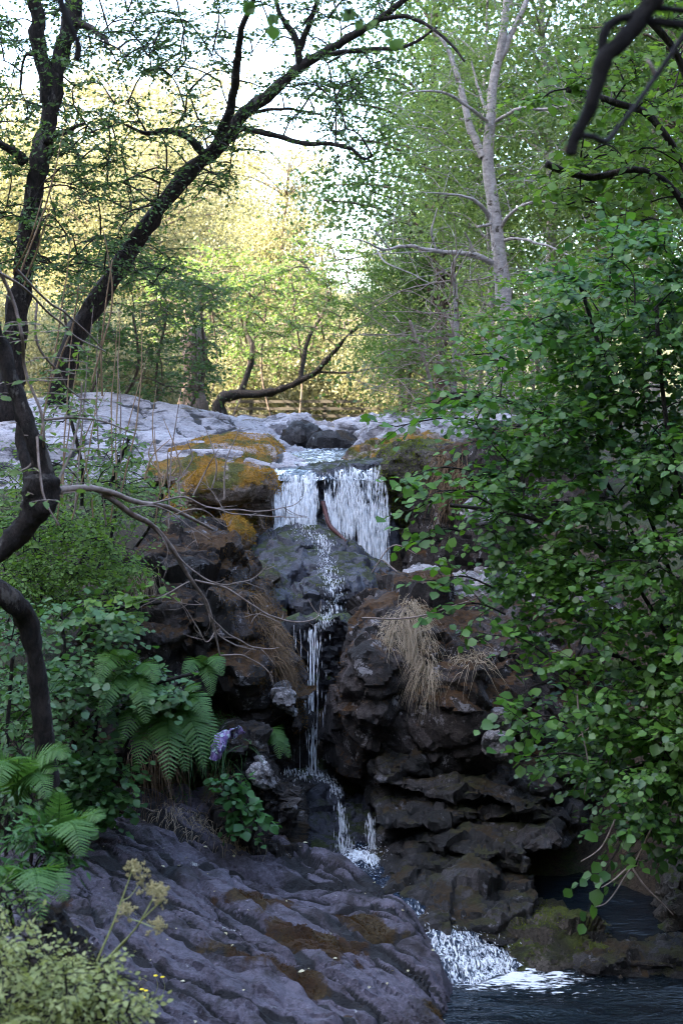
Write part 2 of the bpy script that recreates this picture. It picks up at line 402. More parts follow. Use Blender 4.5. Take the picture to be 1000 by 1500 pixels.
def leaf_mat(name, c1, c2, trans=.42, gloss=.08, tcol=None, rough=.5):
    gloss = gloss*.35
    m, n, out = mat(name); g = NT(n); geo = g.new('ShaderNodeNewGeometry'); oi = g.new('ShaderNodeObjectInfo')
    r = g.math('FRACT', g.math('ADD', geo.outputs['Random Per Island'], g.math('MULTIPLY', oi.outputs['Random'], 7.13)))
    cl = g.noise(geo.outputs['Position'], .9, 3, .6)
    f = g.math('ADD', g.math('MULTIPLY', r, .65), g.math('MULTIPLY', g.ramp(cl, .35, .65), .35))
    col = g.mix(f, c1, c2)
    tc = g.mix(f, tuple(a*b for a, b in zip(tcol or c1, (1.3, 1.25, .8))), tuple(a*b for a, b in zip(tcol or c2, (1.35, 1.3, .8))))
    d = g.new('ShaderNodeBsdfDiffuse', i_Color=col); t = g.new('ShaderNodeBsdfTranslucent', i_Color=tc)
    mx = g.new('ShaderNodeMixShader', i_0=trans); n.links.new(d.outputs[0], mx.inputs[1]); n.links.new(t.outputs[0], mx.inputs[2])
    gl = g.new('ShaderNodeBsdfGlossy', i_Roughness=rough); gl.inputs['Color'].default_value = (1, 1, 1, 1)
    m2 = g.new('ShaderNodeMixShader', i_0=gloss); n.links.new(mx.outputs[0], m2.inputs[1]); n.links.new(gl.outputs[0], m2.inputs[2])
    n.links.new((m2 if gloss > 0 else mx).outputs[0], out.inputs[0]); return m
def plain_mat(name, c1, c2, scale=12, rough=.8, bump=.4, st=(1,1,1), spec=.3, c3=None, t3=(.55,.62)):
    m, n, out = mat(name); g = NT(n); tc = g.new('ShaderNodeNewGeometry'); v = stretch(g, tc.outputs['Position'], st)
    f = g.noise(v, scale, 6, .7); col = g.mix(g.ramp(f, .35, .65), c1, c2)
    if c3: col = g.mix(g.ramp(g.noise(v, scale*.35, 6, .7), *t3), col, c3)
    b = g.new('ShaderNodeBsdfPrincipled', i_Roughness=rough); g.set(b.inputs['Base Color'], col); b.inputs['Specular IOR Level'].default_value = spec
    bp = g.new('ShaderNodeBump', i_Strength=bump, i_Distance=.01); g.set(bp.inputs['Height'], g.noise(v, scale*3, 5, .7)); g.set(b.inputs['Normal'], bp.outputs[0])
    n.links.new(b.outputs[0], out.inputs[0]); return m
def water_mat(name, foam_lo, foam_hi, fscale, fst, col=(.012,.018,.022), bump=.4, bscale=9, bst=(1,1,1), dist=.5, alpha=None):
    """dark clear water with white foam where the stretched noise is high"""
    m, n, out = mat(name); g = NT(n); geo = g.new('ShaderNodeNewGeometry'); v = stretch(g, geo.outputs['Position'], fst)
    at = g.new('ShaderNodeAttribute', attribute_name='foam').outputs['Fac']
    f = g.ramp(g.math('ADD', g.noise(v, fscale, 5, .65, dist), g.math('SUBTRACT', at, .5)), foam_lo, foam_hi)
    vb = stretch(g, geo.outputs['Position'], bst); hb = g.math('ADD', g.noise(vb, bscale, 4, .6, .6), g.math('MULTIPLY', g.noise(vb, bscale*4, 2, .5), .25))
    bp = g.new('ShaderNodeBump', i_Strength=bump, i_Distance=.05); g.set(bp.inputs['Height'], hb)
    b = g.new('ShaderNodeBsdfPrincipled', i_Roughness=.06, i_IOR=1.33); b.inputs['Base Color'].default_value = (*col, 1); g.set(b.inputs['Normal'], bp.outputs[0])
    wd = g.new('ShaderNodeBsdfPrincipled', i_Roughness=.45); wd.inputs['Base Color'].default_value = (.8, .83, .87, 1); g.set(wd.inputs['Normal'], bp.outputs[0])
    base = b.outputs[0]
    if alpha is not None:
        tr = g.new('ShaderNodeBsdfTransparent'); ma = g.new('ShaderNodeMixShader', i_0=alpha); n.links.new(tr.outputs[0], ma.inputs[1]); n.links.new(b.outputs[0], ma.inputs[2]); base = ma.outputs[0]
    mx = g.new('ShaderNodeMixShader'); g.set(mx.inputs[0], f); n.links.new(base, mx.inputs[1]); n.links.new(wd.outputs[0], mx.inputs[2])
    n.links.new(mx.outputs[0], out.inputs[0]); return m

# ------------------------------------------------------------------ rock and soil materials
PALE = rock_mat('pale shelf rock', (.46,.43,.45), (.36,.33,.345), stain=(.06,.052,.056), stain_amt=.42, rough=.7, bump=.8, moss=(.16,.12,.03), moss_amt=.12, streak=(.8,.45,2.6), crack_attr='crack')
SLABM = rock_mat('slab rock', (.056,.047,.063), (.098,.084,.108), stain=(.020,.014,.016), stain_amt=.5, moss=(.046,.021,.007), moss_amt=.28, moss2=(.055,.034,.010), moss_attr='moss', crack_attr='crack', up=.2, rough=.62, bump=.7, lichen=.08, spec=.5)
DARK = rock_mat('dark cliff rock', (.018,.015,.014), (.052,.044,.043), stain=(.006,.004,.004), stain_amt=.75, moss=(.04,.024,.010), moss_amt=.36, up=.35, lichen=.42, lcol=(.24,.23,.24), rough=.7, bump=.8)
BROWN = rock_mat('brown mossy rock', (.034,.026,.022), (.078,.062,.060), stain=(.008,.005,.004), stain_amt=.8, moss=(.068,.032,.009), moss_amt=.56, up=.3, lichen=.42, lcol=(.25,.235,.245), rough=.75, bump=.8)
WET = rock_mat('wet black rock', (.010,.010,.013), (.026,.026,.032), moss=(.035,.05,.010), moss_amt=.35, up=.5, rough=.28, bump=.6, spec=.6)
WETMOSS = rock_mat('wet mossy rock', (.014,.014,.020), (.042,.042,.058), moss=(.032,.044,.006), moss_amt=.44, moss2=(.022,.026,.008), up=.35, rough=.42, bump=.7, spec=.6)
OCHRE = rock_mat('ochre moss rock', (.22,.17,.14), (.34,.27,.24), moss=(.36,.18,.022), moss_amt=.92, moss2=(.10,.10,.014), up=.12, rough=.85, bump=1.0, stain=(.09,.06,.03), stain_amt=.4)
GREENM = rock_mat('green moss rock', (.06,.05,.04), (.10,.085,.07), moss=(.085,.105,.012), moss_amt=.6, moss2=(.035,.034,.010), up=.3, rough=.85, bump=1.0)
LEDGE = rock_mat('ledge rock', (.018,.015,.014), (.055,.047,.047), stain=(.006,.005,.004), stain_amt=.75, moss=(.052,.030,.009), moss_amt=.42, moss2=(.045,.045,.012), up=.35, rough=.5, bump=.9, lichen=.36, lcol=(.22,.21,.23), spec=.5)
GREY = rock_mat('grey stone', (.17,.155,.16), (.28,.26,.265), stain=(.04,.034,.032), stain_amt=.55, lichen=.35, lcol=(.62,.61,.62), rough=.8, bump=.8, moss=(.12,.08,.02), moss_amt=.15)
SOIL = rock_mat('soil', (.035,.024,.016), (.075,.052,.032), moss=(.06,.075,.02), moss_amt=.45, up=.3, rough=.95, bump=1.0)

# ------------------------------------------------------------------ ground: a gorge opening into a flat valley, walled by unseen light-blocking hills
def ground_z(x, y):
    zb = np.interp(y, [-60, 2, 3, 4.5, 6, 7.7, 8.4, 9.4, 9.8, 10.2, 12.5, 12.9, 20, 30, 60, 90, 140, 260, 600],
                      [-1.6, -1.7, -1.8, -2.7, -3.4, -3.4, -3.15, -2.9, -2.6, -2.1, -1.7, -.85, -.95, -.9, -.8, 0, 4, 22, 40])
    xc = np.interp(y, [0, 6.5, 7.6, 8.5, 10, 12.5, 17, 30, 60], [1.0, 1.2, .8, .15, -.2, -.05, .1, 1, 1])
    d = x-xc; n2 = np.stack([x.ravel()*.35, y.ravel()*.35, 0*x.ravel()], 1); nz = fbm(n2, 4).reshape(x.shape)
    lb = np.interp(y, [0, 4, 6, 8, 9.5, 11, 12.5, 16, 24, 40], [-1.4, -2.2, -2.5, -1.9, -1.45, -.9, -.7, -.2, -.5, -.5])
    rb = np.interp(y, [0, 5, 7, 8.5, 10, 12, 14, 24, 40], [-1.4, -2.4, -2.6, -1.9, -1.2, -.7, -.2, .2, -.2])
    wl = np.interp(y, [0, 6, 7, 8, 8.8, 10, 12.5, 16], [.6, 2.5, 2.2, 1.7, 1.0, .8, .8, 1.2]); wr = np.interp(y, [0, 6, 7.5, 10, 12.5, 16], [.6, 2.2, 1.9, 1.3, .9, 1.2])
    L = sstep(0, 1, (-d-wl)/.9); R = sstep(0, 1, (d-wr)/1.0)
    z = zb+(lb-zb)*L*(y < 70)+(rb-zb)*R*(y < 70)
    z = np.where(y > 40, zb+(z-zb)*np.clip((70-y)/30, 0, 1), z)
    z = z+.12*nz*sstep(.3, 2, np.abs(d))
    yy = np.maximum(y, 0)
    hl = 46*sstep(0, 1, (-x-(4.2+.33*yy))/34)*(1-sstep(26, 38, y)); hr = 34*sstep(0, 1, (x-(3.6+.36*yy))/30)*(1-.6*sstep(30, 60, y))  # unseen side hills, shaped to keep sun and skylight off the foreground
    far = 12*sstep(0, 1, (np.abs(x)-(18+.3*yy))/60)*sstep(40, 80, y)
    hb = 22*sstep(0, 1, (-y-2.5)/26)  # unseen hill behind the camera, added to cut skylight in the gorge
    return z+np.maximum(np.maximum(hl, hr), hb)+far+.8*fbm(n2*.35, 3).reshape(x.shape)*sstep(25, 60, y)
def graded(lo, hi, c0, c1, st, g=1.16):
    m = list(np.arange(c0, c1+st/2, st)); s = st; a = c0
    left = []
    while a > lo: s *= g; a -= s; left.append(a)
    s = st; a = m[-1]; right = []
    while a < hi: s *= g; a += s; right.append(a)
    return np.array(left[::-1]+m+right)
gx = graded(-500, 500, -4, 4, .12); gy = graded(-80, 900, 4, 20, .13)
GX, GY = np.meshgrid(gx, gy, indexing='ij'); GZ = ground_z(GX, GY)
V = np.stack([GX, GY, GZ], 2).reshape(-1, 3)
near = (np.abs(V[:,0]) < 6) & (V[:,1] < 24) & (V[:,1] > 0)
V[near, 2] += .06*fbm(V[near]*2.2, 3)
n0, n1 = len(gx), len(gy); ii, jj = np.meshgrid(np.arange(n0-1), np.arange(n1-1), indexing='ij'); a = (ii*n1+jj).ravel()
GQ = np.stack([a, a+n1, a+n1+1, a+1], 1)
g = obj('ground', V, GQ, SOIL, origin=(0, 0, 0)); tag(g, 'dark earth floor and sides of the gorge, with unseen hills added to block light', 'ground', kind='structure'); register(V, GQ)

def sheet(name, xs, ys, zf, m, origin=None, foam=None):
    X, Y = np.meshgrid(xs, ys, indexing='ij'); Z = zf(X, Y); V = np.stack([X, Y, Z], 2).reshape(-1, 3); n1 = len(ys)
    ii, jj = np.meshgrid(np.arange(len(xs)-1), np.arange(n1-1), indexing='ij'); a = (ii*n1+jj).ravel()
    return V, np.stack([a, a+n1, a+n1+1, a+1], 1)

# ------------------------------------------------------------------ bedrock slab in front
sl = rbf([P(*q) for q in [(130,1260,7.2), (200,1195,8.3), (300,1205,8.4), (430,1240,8.4), (560,1290,8.0), (500,1300,7.9), (610,1350,7.5), (640,1390,7.25), (640,1470,6.85), (400,1350,7.25), (520,1400,6.95),
          (300,1500,6.0), (500,1500,6.3), (650,1515,6.6), (200,1400,6.35), (100,1350,6.2), (0,1330,6.4), (60,1240,7.4), (330,1420,6.5), (300,1280,7.6)]]+[np.array(q) for q in [(-1.5,5,-2.7), (-.5,5,-2.75), (-2.2,5.4,-2.6), (0,5,-2.8), (.6,5.4,-2.95)]], smooth=.004)
ed = np.array([P(*q)[:2] for q in [(690,1520,6.3), (672,1500,6.6), (655,1480,6.8), (652,1440,7.0), (641,1390,7.3), (600,1330,7.7), (562,1290,8.0), (500,1262,8.3), (436,1243,8.5), (380,1225,8.7), (300,1190,9.0)]])
def slab_z(X, Y):
    z = sl(X, Y); xe = np.interp(Y, ed[:,1], ed[:,0]); xe = xe+.05*perlin(np.stack([Y.ravel()*3, 0*Y.ravel(), 0*Y.ravel()], 1)).reshape(Y.shape); t = np.maximum(X-xe+.1, 0)
    return z-1.9*t**1.6-1.5*np.maximum(t-.1, 0)
xs = np.arange(-1.9, 1.1, .0105); ys = np.arange(5.5, 8.95, .0115)
V, Q = sheet('slab', xs, ys, slab_z, SLABM); keep = V[:, 2] > -3.25
al = np.array([.86, -.5, 0]); ac = np.array([.5, .86, 0])
p = np.stack([V@al*.45, V@ac*1.3, 0*V[:,2]], 1); wp = p+.35*np.stack([perlin(p*1.3), perlin(p*1.3+5), 0*p[:,0]], 1)
d = .085*fbm(p*1.1, 3)+.02*fbm(wp*np.array([1.2, 3.5, 1]), 3)
ph = (V@ac)*3.1+1.1*fbm(p*.9, 3); s = ph-np.floor(ph); d += .055*(np.minimum(s*1.3, (1-s)*4.2).clip(0, 1)-.5)*(.4+sstep(-.2,.3,perlin(p*.8+4)))
ph = (V@ac)*6.3+2.6*fbm(p*1.4+2, 3); s = ph-np.floor(ph); d += .020*sstep(-.2, .3, perlin(p*1.7))*(np.minimum(s*1.4, (1-s)*3.6).clip(0, 1)-.5)
CR = .6*sstep(.95, 1, s)*sstep(0, .3, perlin(p*2.3+8))
a_, b_, i_ = voro(wp*np.array([2.3, 2.6, 1])); CR = np.maximum(CR, 1-sstep(.03, .10, b_-a_)); d += .028*(i_-.5)*sstep(0, .1, b_-a_); d -= .04*(1-sstep(0, .13, b_-a_))
a_, b_, i_ = voro(wp*np.array([6, 8, 1])+3); CR = np.maximum(CR*sstep(-.6, -.2, perlin(V*2.1)), .8*(1-sstep(.04, .15, b_-a_))*sstep(-.1, .2, perlin(V*2.1))); d += .022*(i_-.5)*sstep(0, .1, b_-a_); d -= .03*(1-sstep(0, .11, b_-a_))
d += .016*fbm(V*12, 3)+.03*(.4-np.abs(perlin(V*3.1))*2)+.02*(.4-np.abs(perlin(V*np.array([6,9,6])))*2)
V = V+vnormals(V, Q)*d[:, None]
kq = keep[Q].all(1); SLABV, SLABQ = V, Q[kq]
register(V, Q[kq])
o = obj('bedrock_slab', V, Q[kq], SLABM, origin=(-.5, 7, -3)); o.data.set_sharp_from_angle(angle=math.radians(26)); SM = .5+.9*fbm(V*np.array([1.9, 2.7, 1]), 4)-.22*sstep(7.2, 8, V[:,1]); o.data.attributes.new('crack', 'FLOAT', 'POINT').data.foreach_set('value', CR.astype(np.float32)); o.data.attributes.new('moss', 'FLOAT', 'POINT').data.foreach_set('value', (SM-.30).astype(np.float32)); tag(o, 'broad purplish grey rock slab with brown moss patches sloping to the pool', 'rock', kind='structure')

# ------------------------------------------------------------------ cliff and boulders, lower right
rock('boulder', 'big brown boulder with dry grass hanging down its face beside the narrow fall', 'boulder',
     [(486,1075),(488,1010),(502,960),(516,915),(540,890),(574,876),(640,872),(700,880),(790,892),(880,930),(900,1130),(800,1150),(600,1150),(565,1175),(520,1165),(485,1120)], 9.2,
     [(480,1050,9.6),(510,900,9.45),(560,960,9.1),(640,920,9.25),(640,1050,8.95),(700,1000,9.1),(760,950,9.3),(850,1000,9.4),(560,1140,9.3),(600,870,9.6),(720,880,9.8),(720,1120,9.1)], 10.8, BROWN,
     r=.13, h=.022, add=[(545,1010,9.15,40,.25,75),(680,1050,9.05,50,.25,60),(690,985,9.1,38,.2,22)], cut=[(545,1170,9.0,40,.45,50),(470,930,9.3,16,.3,50)], big=.04, fb=1.4, mid=.02, fm=5, fine=.014, crack=.045, cf=1.5, facet=.10, fo=1.35, ridge=.018)
rock('boulder', 'small white lichen covered stone at the foot of the brown boulder', 'stone', [(708,1090),(716,1077),(740,1076),(752,1088),(745,1106),(722,1113)], 8.75, 8.62, 8.9, GREY, r=.05, h=.011, big=.02, fb=4, mid=.012, fm=14, fine=.004, crack=.016, cf=9)
rock('boulder', 'pale lichen patched stone wedged on the brown boulder under hazel leaves', 'stone', [(722,1042),(735,1038),(746,1048),(742,1066),(726,1064)], 8.95, 8.86, 9.1, GREY, r=.04, h=.012, big=.02, fb=4, mid=.01, fm=14)
led = thing('layered_rock', 'stack of thin dark rock ledges under the big brown boulder, right of the lower fall', 'rock', P(680, 1295, 8.9))
for k, (x0, x1, yt, th_, Y, sl_) in enumerate([(556,900,1116,30,9.0,.10), (548,880,1140,26,8.85,.12), (552,900,1162,30,8.95,.06), (548,860,1186,24,8.74,.03), (556,880,1206,28,8.84,-.02), (560,850,1228,22,8.6,-.09), (566,790,1246,20,8.66,-.10), (564,770,1262,32,8.42,-.14)]):
    q = np.linspace(x0, x1, 7); top = yt+sl_*(q-640)+6*np.sin(q*.03+k*2)+3*np.sin(q*.11+k); bot = top+th_*(1+.15*np.sin(q*.05+k))
    top[0] += 9; top[-1] += 8
    rock('rock_layer', None, None, [(a, b) for a, b in zip(q, top)]+[(a, b) for a, b in zip(q[::-1], bot[::-1])], Y, [(a, b+th_*.5, Y+.10*math.sin(a*.021+k*1.7)+.05*math.sin(a*.07+k)+.5*max(0, a-800)/100) for a, b in zip(q, top)]+[(a, b-4, Y+.08+.1*math.sin(a*.02+k)) for a, b in zip(q[1:-1], top[1:-1])], 9.75, LEDGE, r=.028, h=.019, dip=.06, parent=led, big=.02, mid=.012, fm=7, facet=.05, fo=3.2, crack=.02, cf=3, ridge=.008, fine=.008, seed=k)
rock('boulder', 'rounded dark boulder with wet grey top above the lower cascade', 'boulder', [(570,1330),(572,1302),(600,1292),(680,1288),(740,1292),(790,1320),(830,1372),(760,1385),(690,1378),(650,1372),(600,1350)], 8.05,
     [(575,1315,8.1),(650,1330,7.8),(720,1335,7.75),(800,1365,7.9),(660,1295,8.2),(740,1300,8.2),(680,1375,7.75)], 9.2, LEDGE, dip=.16, r=.1, h=.017, strata=.05, sf=16, facet=.05, fo=2.4, tilt=(-.25,.15), big=.05, fb=2, mid=.015, ridge=.012, crack=.025, cf=2.6, seed=3)
rock('boulder', 'low boulder topped with olive moss beside the white water of the pool', 'boulder', [(690,1410),(712,1378),(760,1366),(840,1358),(880,1370),(915,1394),(900,1432),(800,1450),(720,1445)], 7.6,
     [(720,1410,7.55),(800,1400,7.45),(880,1405,7.5),(760,1370,7.8),(850,1363,7.8),(800,1440,7.45)], 8.5, GREENM, dip=.2, r=.1, h=.016, big=.05, fb=2.2, mid=.03, fine=.01, crack=.015, cf=3)
rock('boulder', 'long flat pale topped rock lying along the dark pool edge', 'boulder', [(840,1440),(846,1408),(880,1400),(960,1398),(1080,1400),(1090,1446),(960,1450)], 7.5, 7.4, 8.0, LEDGE, dip=.15, r=.05, h=.016, big=.03, fb=2, mid=.025, crack=.02, cf=3, seed=5)
rock('boulder', 'dark mossy rock rising at the pool edge under drooping hazel twigs', 'boulder', [(940,1400),(965,1340),(985,1290),(1010,1265),(1130,1240),(1180,1410)], 8.2, 8.05, 9.4, GREENM, r=.1, h=.024, big=.08, mid=.03, crack=.03, seed=6)
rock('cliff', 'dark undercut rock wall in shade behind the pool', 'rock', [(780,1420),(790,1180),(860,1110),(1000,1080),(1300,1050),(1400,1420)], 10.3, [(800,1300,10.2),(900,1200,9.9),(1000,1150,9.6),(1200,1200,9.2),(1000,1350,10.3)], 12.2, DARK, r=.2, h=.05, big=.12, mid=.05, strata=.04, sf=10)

# ------------------------------------------------------------------ left side of the gorge
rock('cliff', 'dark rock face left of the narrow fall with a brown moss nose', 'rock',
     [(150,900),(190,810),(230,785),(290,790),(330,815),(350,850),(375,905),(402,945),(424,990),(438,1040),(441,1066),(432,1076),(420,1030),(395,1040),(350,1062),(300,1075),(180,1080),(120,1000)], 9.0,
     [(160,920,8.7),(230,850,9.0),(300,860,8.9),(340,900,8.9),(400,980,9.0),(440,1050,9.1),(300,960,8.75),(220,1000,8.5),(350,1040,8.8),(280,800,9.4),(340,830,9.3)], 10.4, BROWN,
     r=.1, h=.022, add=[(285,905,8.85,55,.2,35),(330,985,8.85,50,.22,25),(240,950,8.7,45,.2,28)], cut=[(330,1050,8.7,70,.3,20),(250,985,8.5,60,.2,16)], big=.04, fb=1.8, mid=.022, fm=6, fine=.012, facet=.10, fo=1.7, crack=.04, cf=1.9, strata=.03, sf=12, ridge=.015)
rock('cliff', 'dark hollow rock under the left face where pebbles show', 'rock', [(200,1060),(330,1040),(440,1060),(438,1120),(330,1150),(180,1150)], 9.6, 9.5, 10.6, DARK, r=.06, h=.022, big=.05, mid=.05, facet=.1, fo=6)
rock('boulder', 'broken upright rock outcrop with the purple cloth on top, left of the lower fall', 'boulder',
     [(322,1110),(338,1084),(372,1080),(390,1092),(400,1120),(412,1150),(425,1165),(436,1190),(436,1235),(410,1250),(360,1250),(330,1200)], 8.5,
     [(330,1120,8.6),(360,1100,8.55),(400,1160,8.45),(430,1200,8.5),(390,1220,8.3),(350,1180,8.4)], 9.3, DARK, r=.035, h=.014, big=.03, mid=.025, fm=9, facet=.09, fo=4, crack=.03, cf=4, ridge=.006, add=[(424,1180,8.4,12,.1,30)])
rock('boulder', 'pale angular stone set in the broken outcrop', 'stone', [(362,1128),(378,1116),(398,1130),(400,1142),(388,1152),(372,1140)], 8.35, 8.22, 8.5, GREY, r=.02, h=.009, big=.012, fb=5, mid=.008, fm=18, facet=.03, fo=8)
rock('boulder', 'pale grey lichen stone at the tip of the left rock nose', 'stone', [(400,1010),(418,1004),(430,1022),(432,1046),(418,1044),(404,1030)], 8.85, 8.75, 9.05, GREY, r=.03, h=.012, big=.02, fb=5, mid=.01, fm=18, facet=.03, fo=7)

# ------------------------------------------------------------------ the steps of the stream
rock('boulder', 'wet black mossy block under the narrow fall', 'boulder', [(405,1270),(408,1150),(425,1132),(480,1136),(500,1175),(555,1182),(570,1220),(575,1275)], 9.35,
     [(420,1200,9.3),(460,1200,9.2),(500,1220,9.15),(550,1230,9.1),(450,1140,9.6),(530,1185,9.5)], 10.4, WETMOSS, dip=.12, r=.08, h=.018, big=.04, mid=.025, crack=.01)
rock('cliff', 'dripping black rock wall at the back of the narrow slot', 'rock', [(395,1150),(395,930),(430,905),(500,900),(530,930),(530,1150)], 10.2, [(400,1000,10.1),(450,950,10.0),(450,1100,10.35),(520,1000,10.1)], 11.2, WET, r=.06, h=.024, big=.05, mid=.04, fm=4)
rock('boulder', 'large dark wet boulder that splits the stream below the upper falls', 'boulder',
     [(380,960),(360,900),(345,850),(350,822),(375,805),(400,790),(425,778),(445,786),(470,792),(488,794),(508,806),(535,832),(575,856),(600,868),(610,900),(500,915),(490,935),(460,945),(420,945)], 11.2,
     [(360,850,11.3),(400,800,11.9),(430,785,12.05),(490,795,12.0),(560,840,11.8),(540,880,11.0),(440,860,11.0),(480,900,10.55),(430,930,10.3),(390,930,10.4),(480,840,11.4),(400,870,10.9)], 12.9, WETMOSS, dip=0,
     r=.1, h=.025, add=[(430,798,11.7,32,.3,20),(420,832,11.3,46,.3,18),(380,850,11.1,34,.3,22),(395,880,10.8,30,.3,30),(505,838,11.4,40,.35,24),(455,880,10.7,30,.2,30),(500,862,11.0,40,.3,22),(560,872,11.3,36,.3,18)], big=.06, fb=2.6, mid=.03, fm=7, fine=.008, facet=.022, fo=3, crack=.04, cf=2.6, ridge=.05, fr=2.2)
rock('boulder', 'rounded boulder with bright green moss cushion left of the wet boulder', 'boulder', [(345,880),(352,845),(375,835),(400,850),(408,885),(430,930),(420,945),(385,935),(360,910)], 10.6, [(360,870,10.5),(390,870,10.35),(410,920,10.15)], 11.2, GREENM, dip=.05, r=.12, h=.018, big=.05, mid=.025)

# ------------------------------------------------------------------ upper falls
rock('cliff', 'dark mossy rock wall behind the twin waterfall', 'rock', [(395,845),(398,700),(410,688),(465,686),(475,683),(520,678),(565,676),(580,700),(590,845)], 12.8, [(400,760,12.75),(435,690,12.75),(472,690,12.6),(472,760,12.62),(520,690,12.75),(520,800,12.8),(575,700,12.75),(575,800,12.7)], 13.6, WETMOSS, r=.06, h=.024, big=.04, mid=.03, strata=.02, sf=8)
rock('boulder', 'block thick with ochre moss at the left shoulder of the falls', 'boulder', [(232,810),(235,735),(262,700),(300,688),(350,684),(398,690),(410,712),(412,770),(405,812),(350,815)], 12.3,
     [(240,760,12.4),(290,710,12.3),(350,700,12.25),(400,720,12.35),(340,770,12.45),(395,790,12.55),(290,790,12.2)], 13.4, OCHRE, dip=.02, r=.16, h=.022, facet=.025, fo=2.5, big=.09, fb=1.8, mid=.03, fine=.014, ff=18, add=[(345,785,11.9,24,.25,26),(330,712,12.1,60,.3,26)])
rock('boulder', 'low ochre and green mossed mound beside the stream above the falls', 'boulder', [(215,700),(225,665),(262,650),(330,644),(385,650),(402,668),(398,694),(330,702)], 13.0, [(230,680,12.9),(300,675,12.8),(390,680,12.9),(320,648,13.4)], 14.6, OCHRE, dip=.0, r=.14, h=.026, facet=.03, fo=2.5, big=.07, mid=.025, fine=.01, seed=4)
rock('boulder', 'mossy green rock shoulder right of the twin waterfall', 'boulder', [(556,840),(562,700),(566,668),(590,655),(640,660),(655,690),(640,850)], 12.6, [(560,720,12.55),(600,690,12.4),(640,700,12.3),(600,800,12.8),(640,800,12.5)], 13.6, GREENM, r=.12, h=.022, big=.06, mid=.035, fine=.012, ff=18)
rock('boulder', 'brown earthy rock below the hazel right of the falls', 'boulder', [(590,850),(600,740),(620,690),(660,650),(720,640),(860,640),(880,900),(640,880)], 12.0, [(600,800,12.4),(640,730,12.3),(700,700,12.1),(700,850,12.0),(820,750,11.6)], 13.4, BROWN, r=.12, h=.038, big=.1, mid=.05, facet=.06)
rock('boulder', 'flat pale rock shelf with yellow moss right of the stream lip', 'rock', [(500,690),(520,662),(560,650),(620,645),(680,655),(690,690),(620,700)], 13.4, [(520,680,13.2),(600,680,13.0),(680,680,13.0),(560,653,13.9)], 15.2, OCHRE, dip=.0, r=.08, h=.028, big=.04, mid=.025, seed=8)
rock('boulder', 'pale rounded stone perched behind the brown boulder', 'stone', [(586,858),(592,836),(612,826),(638,832),(648,852),(640,868),(600,870)], 10.6, 10.45, 10.9, GREY, r=.1, h=.014, big=.03, fb=3, mid=.015, fm=9, facet=.02, fo=5)
rock('boulder', 'white stone half hidden by hazel leaves right of the mossy shoulder', 'stone', [(678,758),(690,738),(715,728),(732,740),(735,765),(700,772)], 10.9, 10.8, 11.2, GREY, r=.05, h=.018, big=.03, fb=3, mid=.015, fm=9)
rock('boulder', 'pale scree slope of rock above the brown boulder under the leaves', 'rock', [(600,880),(640,858),(720,845),(860,850),(900,900),(700,900)], 10.3, [(620,868,10.2),(700,860,10.1),(850,870,9.9)], 11.6, GREY, r=.06, h=.028, big=.06, mid=.03, facet=.05)

# ------------------------------------------------------------------ pale rock shelf above the falls
sf_ = rbf([P(*q) for q in [(220,668,13), (330,660,13.3), (405,668,13.6), (60,650,12.6), (0,640,13), (120,600,16), (150,579,17.2), (110,588,16.6), (60,600,16), (230,592,17.6), (300,604,18.6), (350,614,19.2), (380,630,18),
                           (300,632,15.8), (200,622,15.2), (400,645,16.2), (250,640,14.4), (120,630,14.2)]]+[(-2.6,21,-.5), (-1.3,22,-.7), (-.2,20.5,-.75), (-4.5,17,-.1), (-4.5,14,-.3), (-.1,17,-.7), (-.1,14.5,-.75)], smooth=.004)
xs = np.arange(-4.6, .1, .033); ys = np.arange(12.3, 22, .036)
V, Q = sheet('shelf', xs, ys, lambda X, Y: sf_(X, Y)-1.6*np.maximum(13.0-Y, 0)**1.3, PALE)
p = V.copy(); ph = V[:,2]*5+V[:,1]*1.1-V[:,0]*.5+.8*fbm(p*.7, 3); s = ph-np.floor(ph)
d = .05*fbm(p*1.1, 3)+.09*(np.minimum(s*1.2, (1-s)*9).clip(0, 1)-.5)+.016*fbm(p*6, 3); CR = sstep(.86, .97, s)*sstep(-.3, .1, perlin(p*1.3)); ph = V[:,2]*13+V[:,1]*3.1-V[:,0]*1.2+1.3*fbm(p*.9+4, 3); s = ph-np.floor(ph); d += .03*(np.minimum(s*1.2, (1-s)*9).clip(0, 1)-.5); CR = np.maximum(CR, .8*sstep(.82, .96, s)*sstep(-.15, .25, perlin(p*1.1+7)))
a_, b_, i_ = voro(p*np.array([.9, .6, 1])+.3*perlin(p*1.5)[:, None]); d += .05*(i_-.5)*sstep(0, .1, b_-a_)-.05*(1-sstep(0, .06, b_-a_)); CR = np.maximum(CR, 1-sstep(0, .05, b_-a_))
V = V+vnormals(V, Q)*d[:, None]; register(V, Q); SHV, SHQ = V, Q
o = obj('rock_shelf', V, Q, PALE, origin=(-2, 17, -1)); o.data.attributes.new('crack', 'FLOAT', 'POINT').data.foreach_set('value', CR.astype(np.float32)); tag(o, 'pale grey smooth rock shelf above the falls', 'rock', kind='structure')
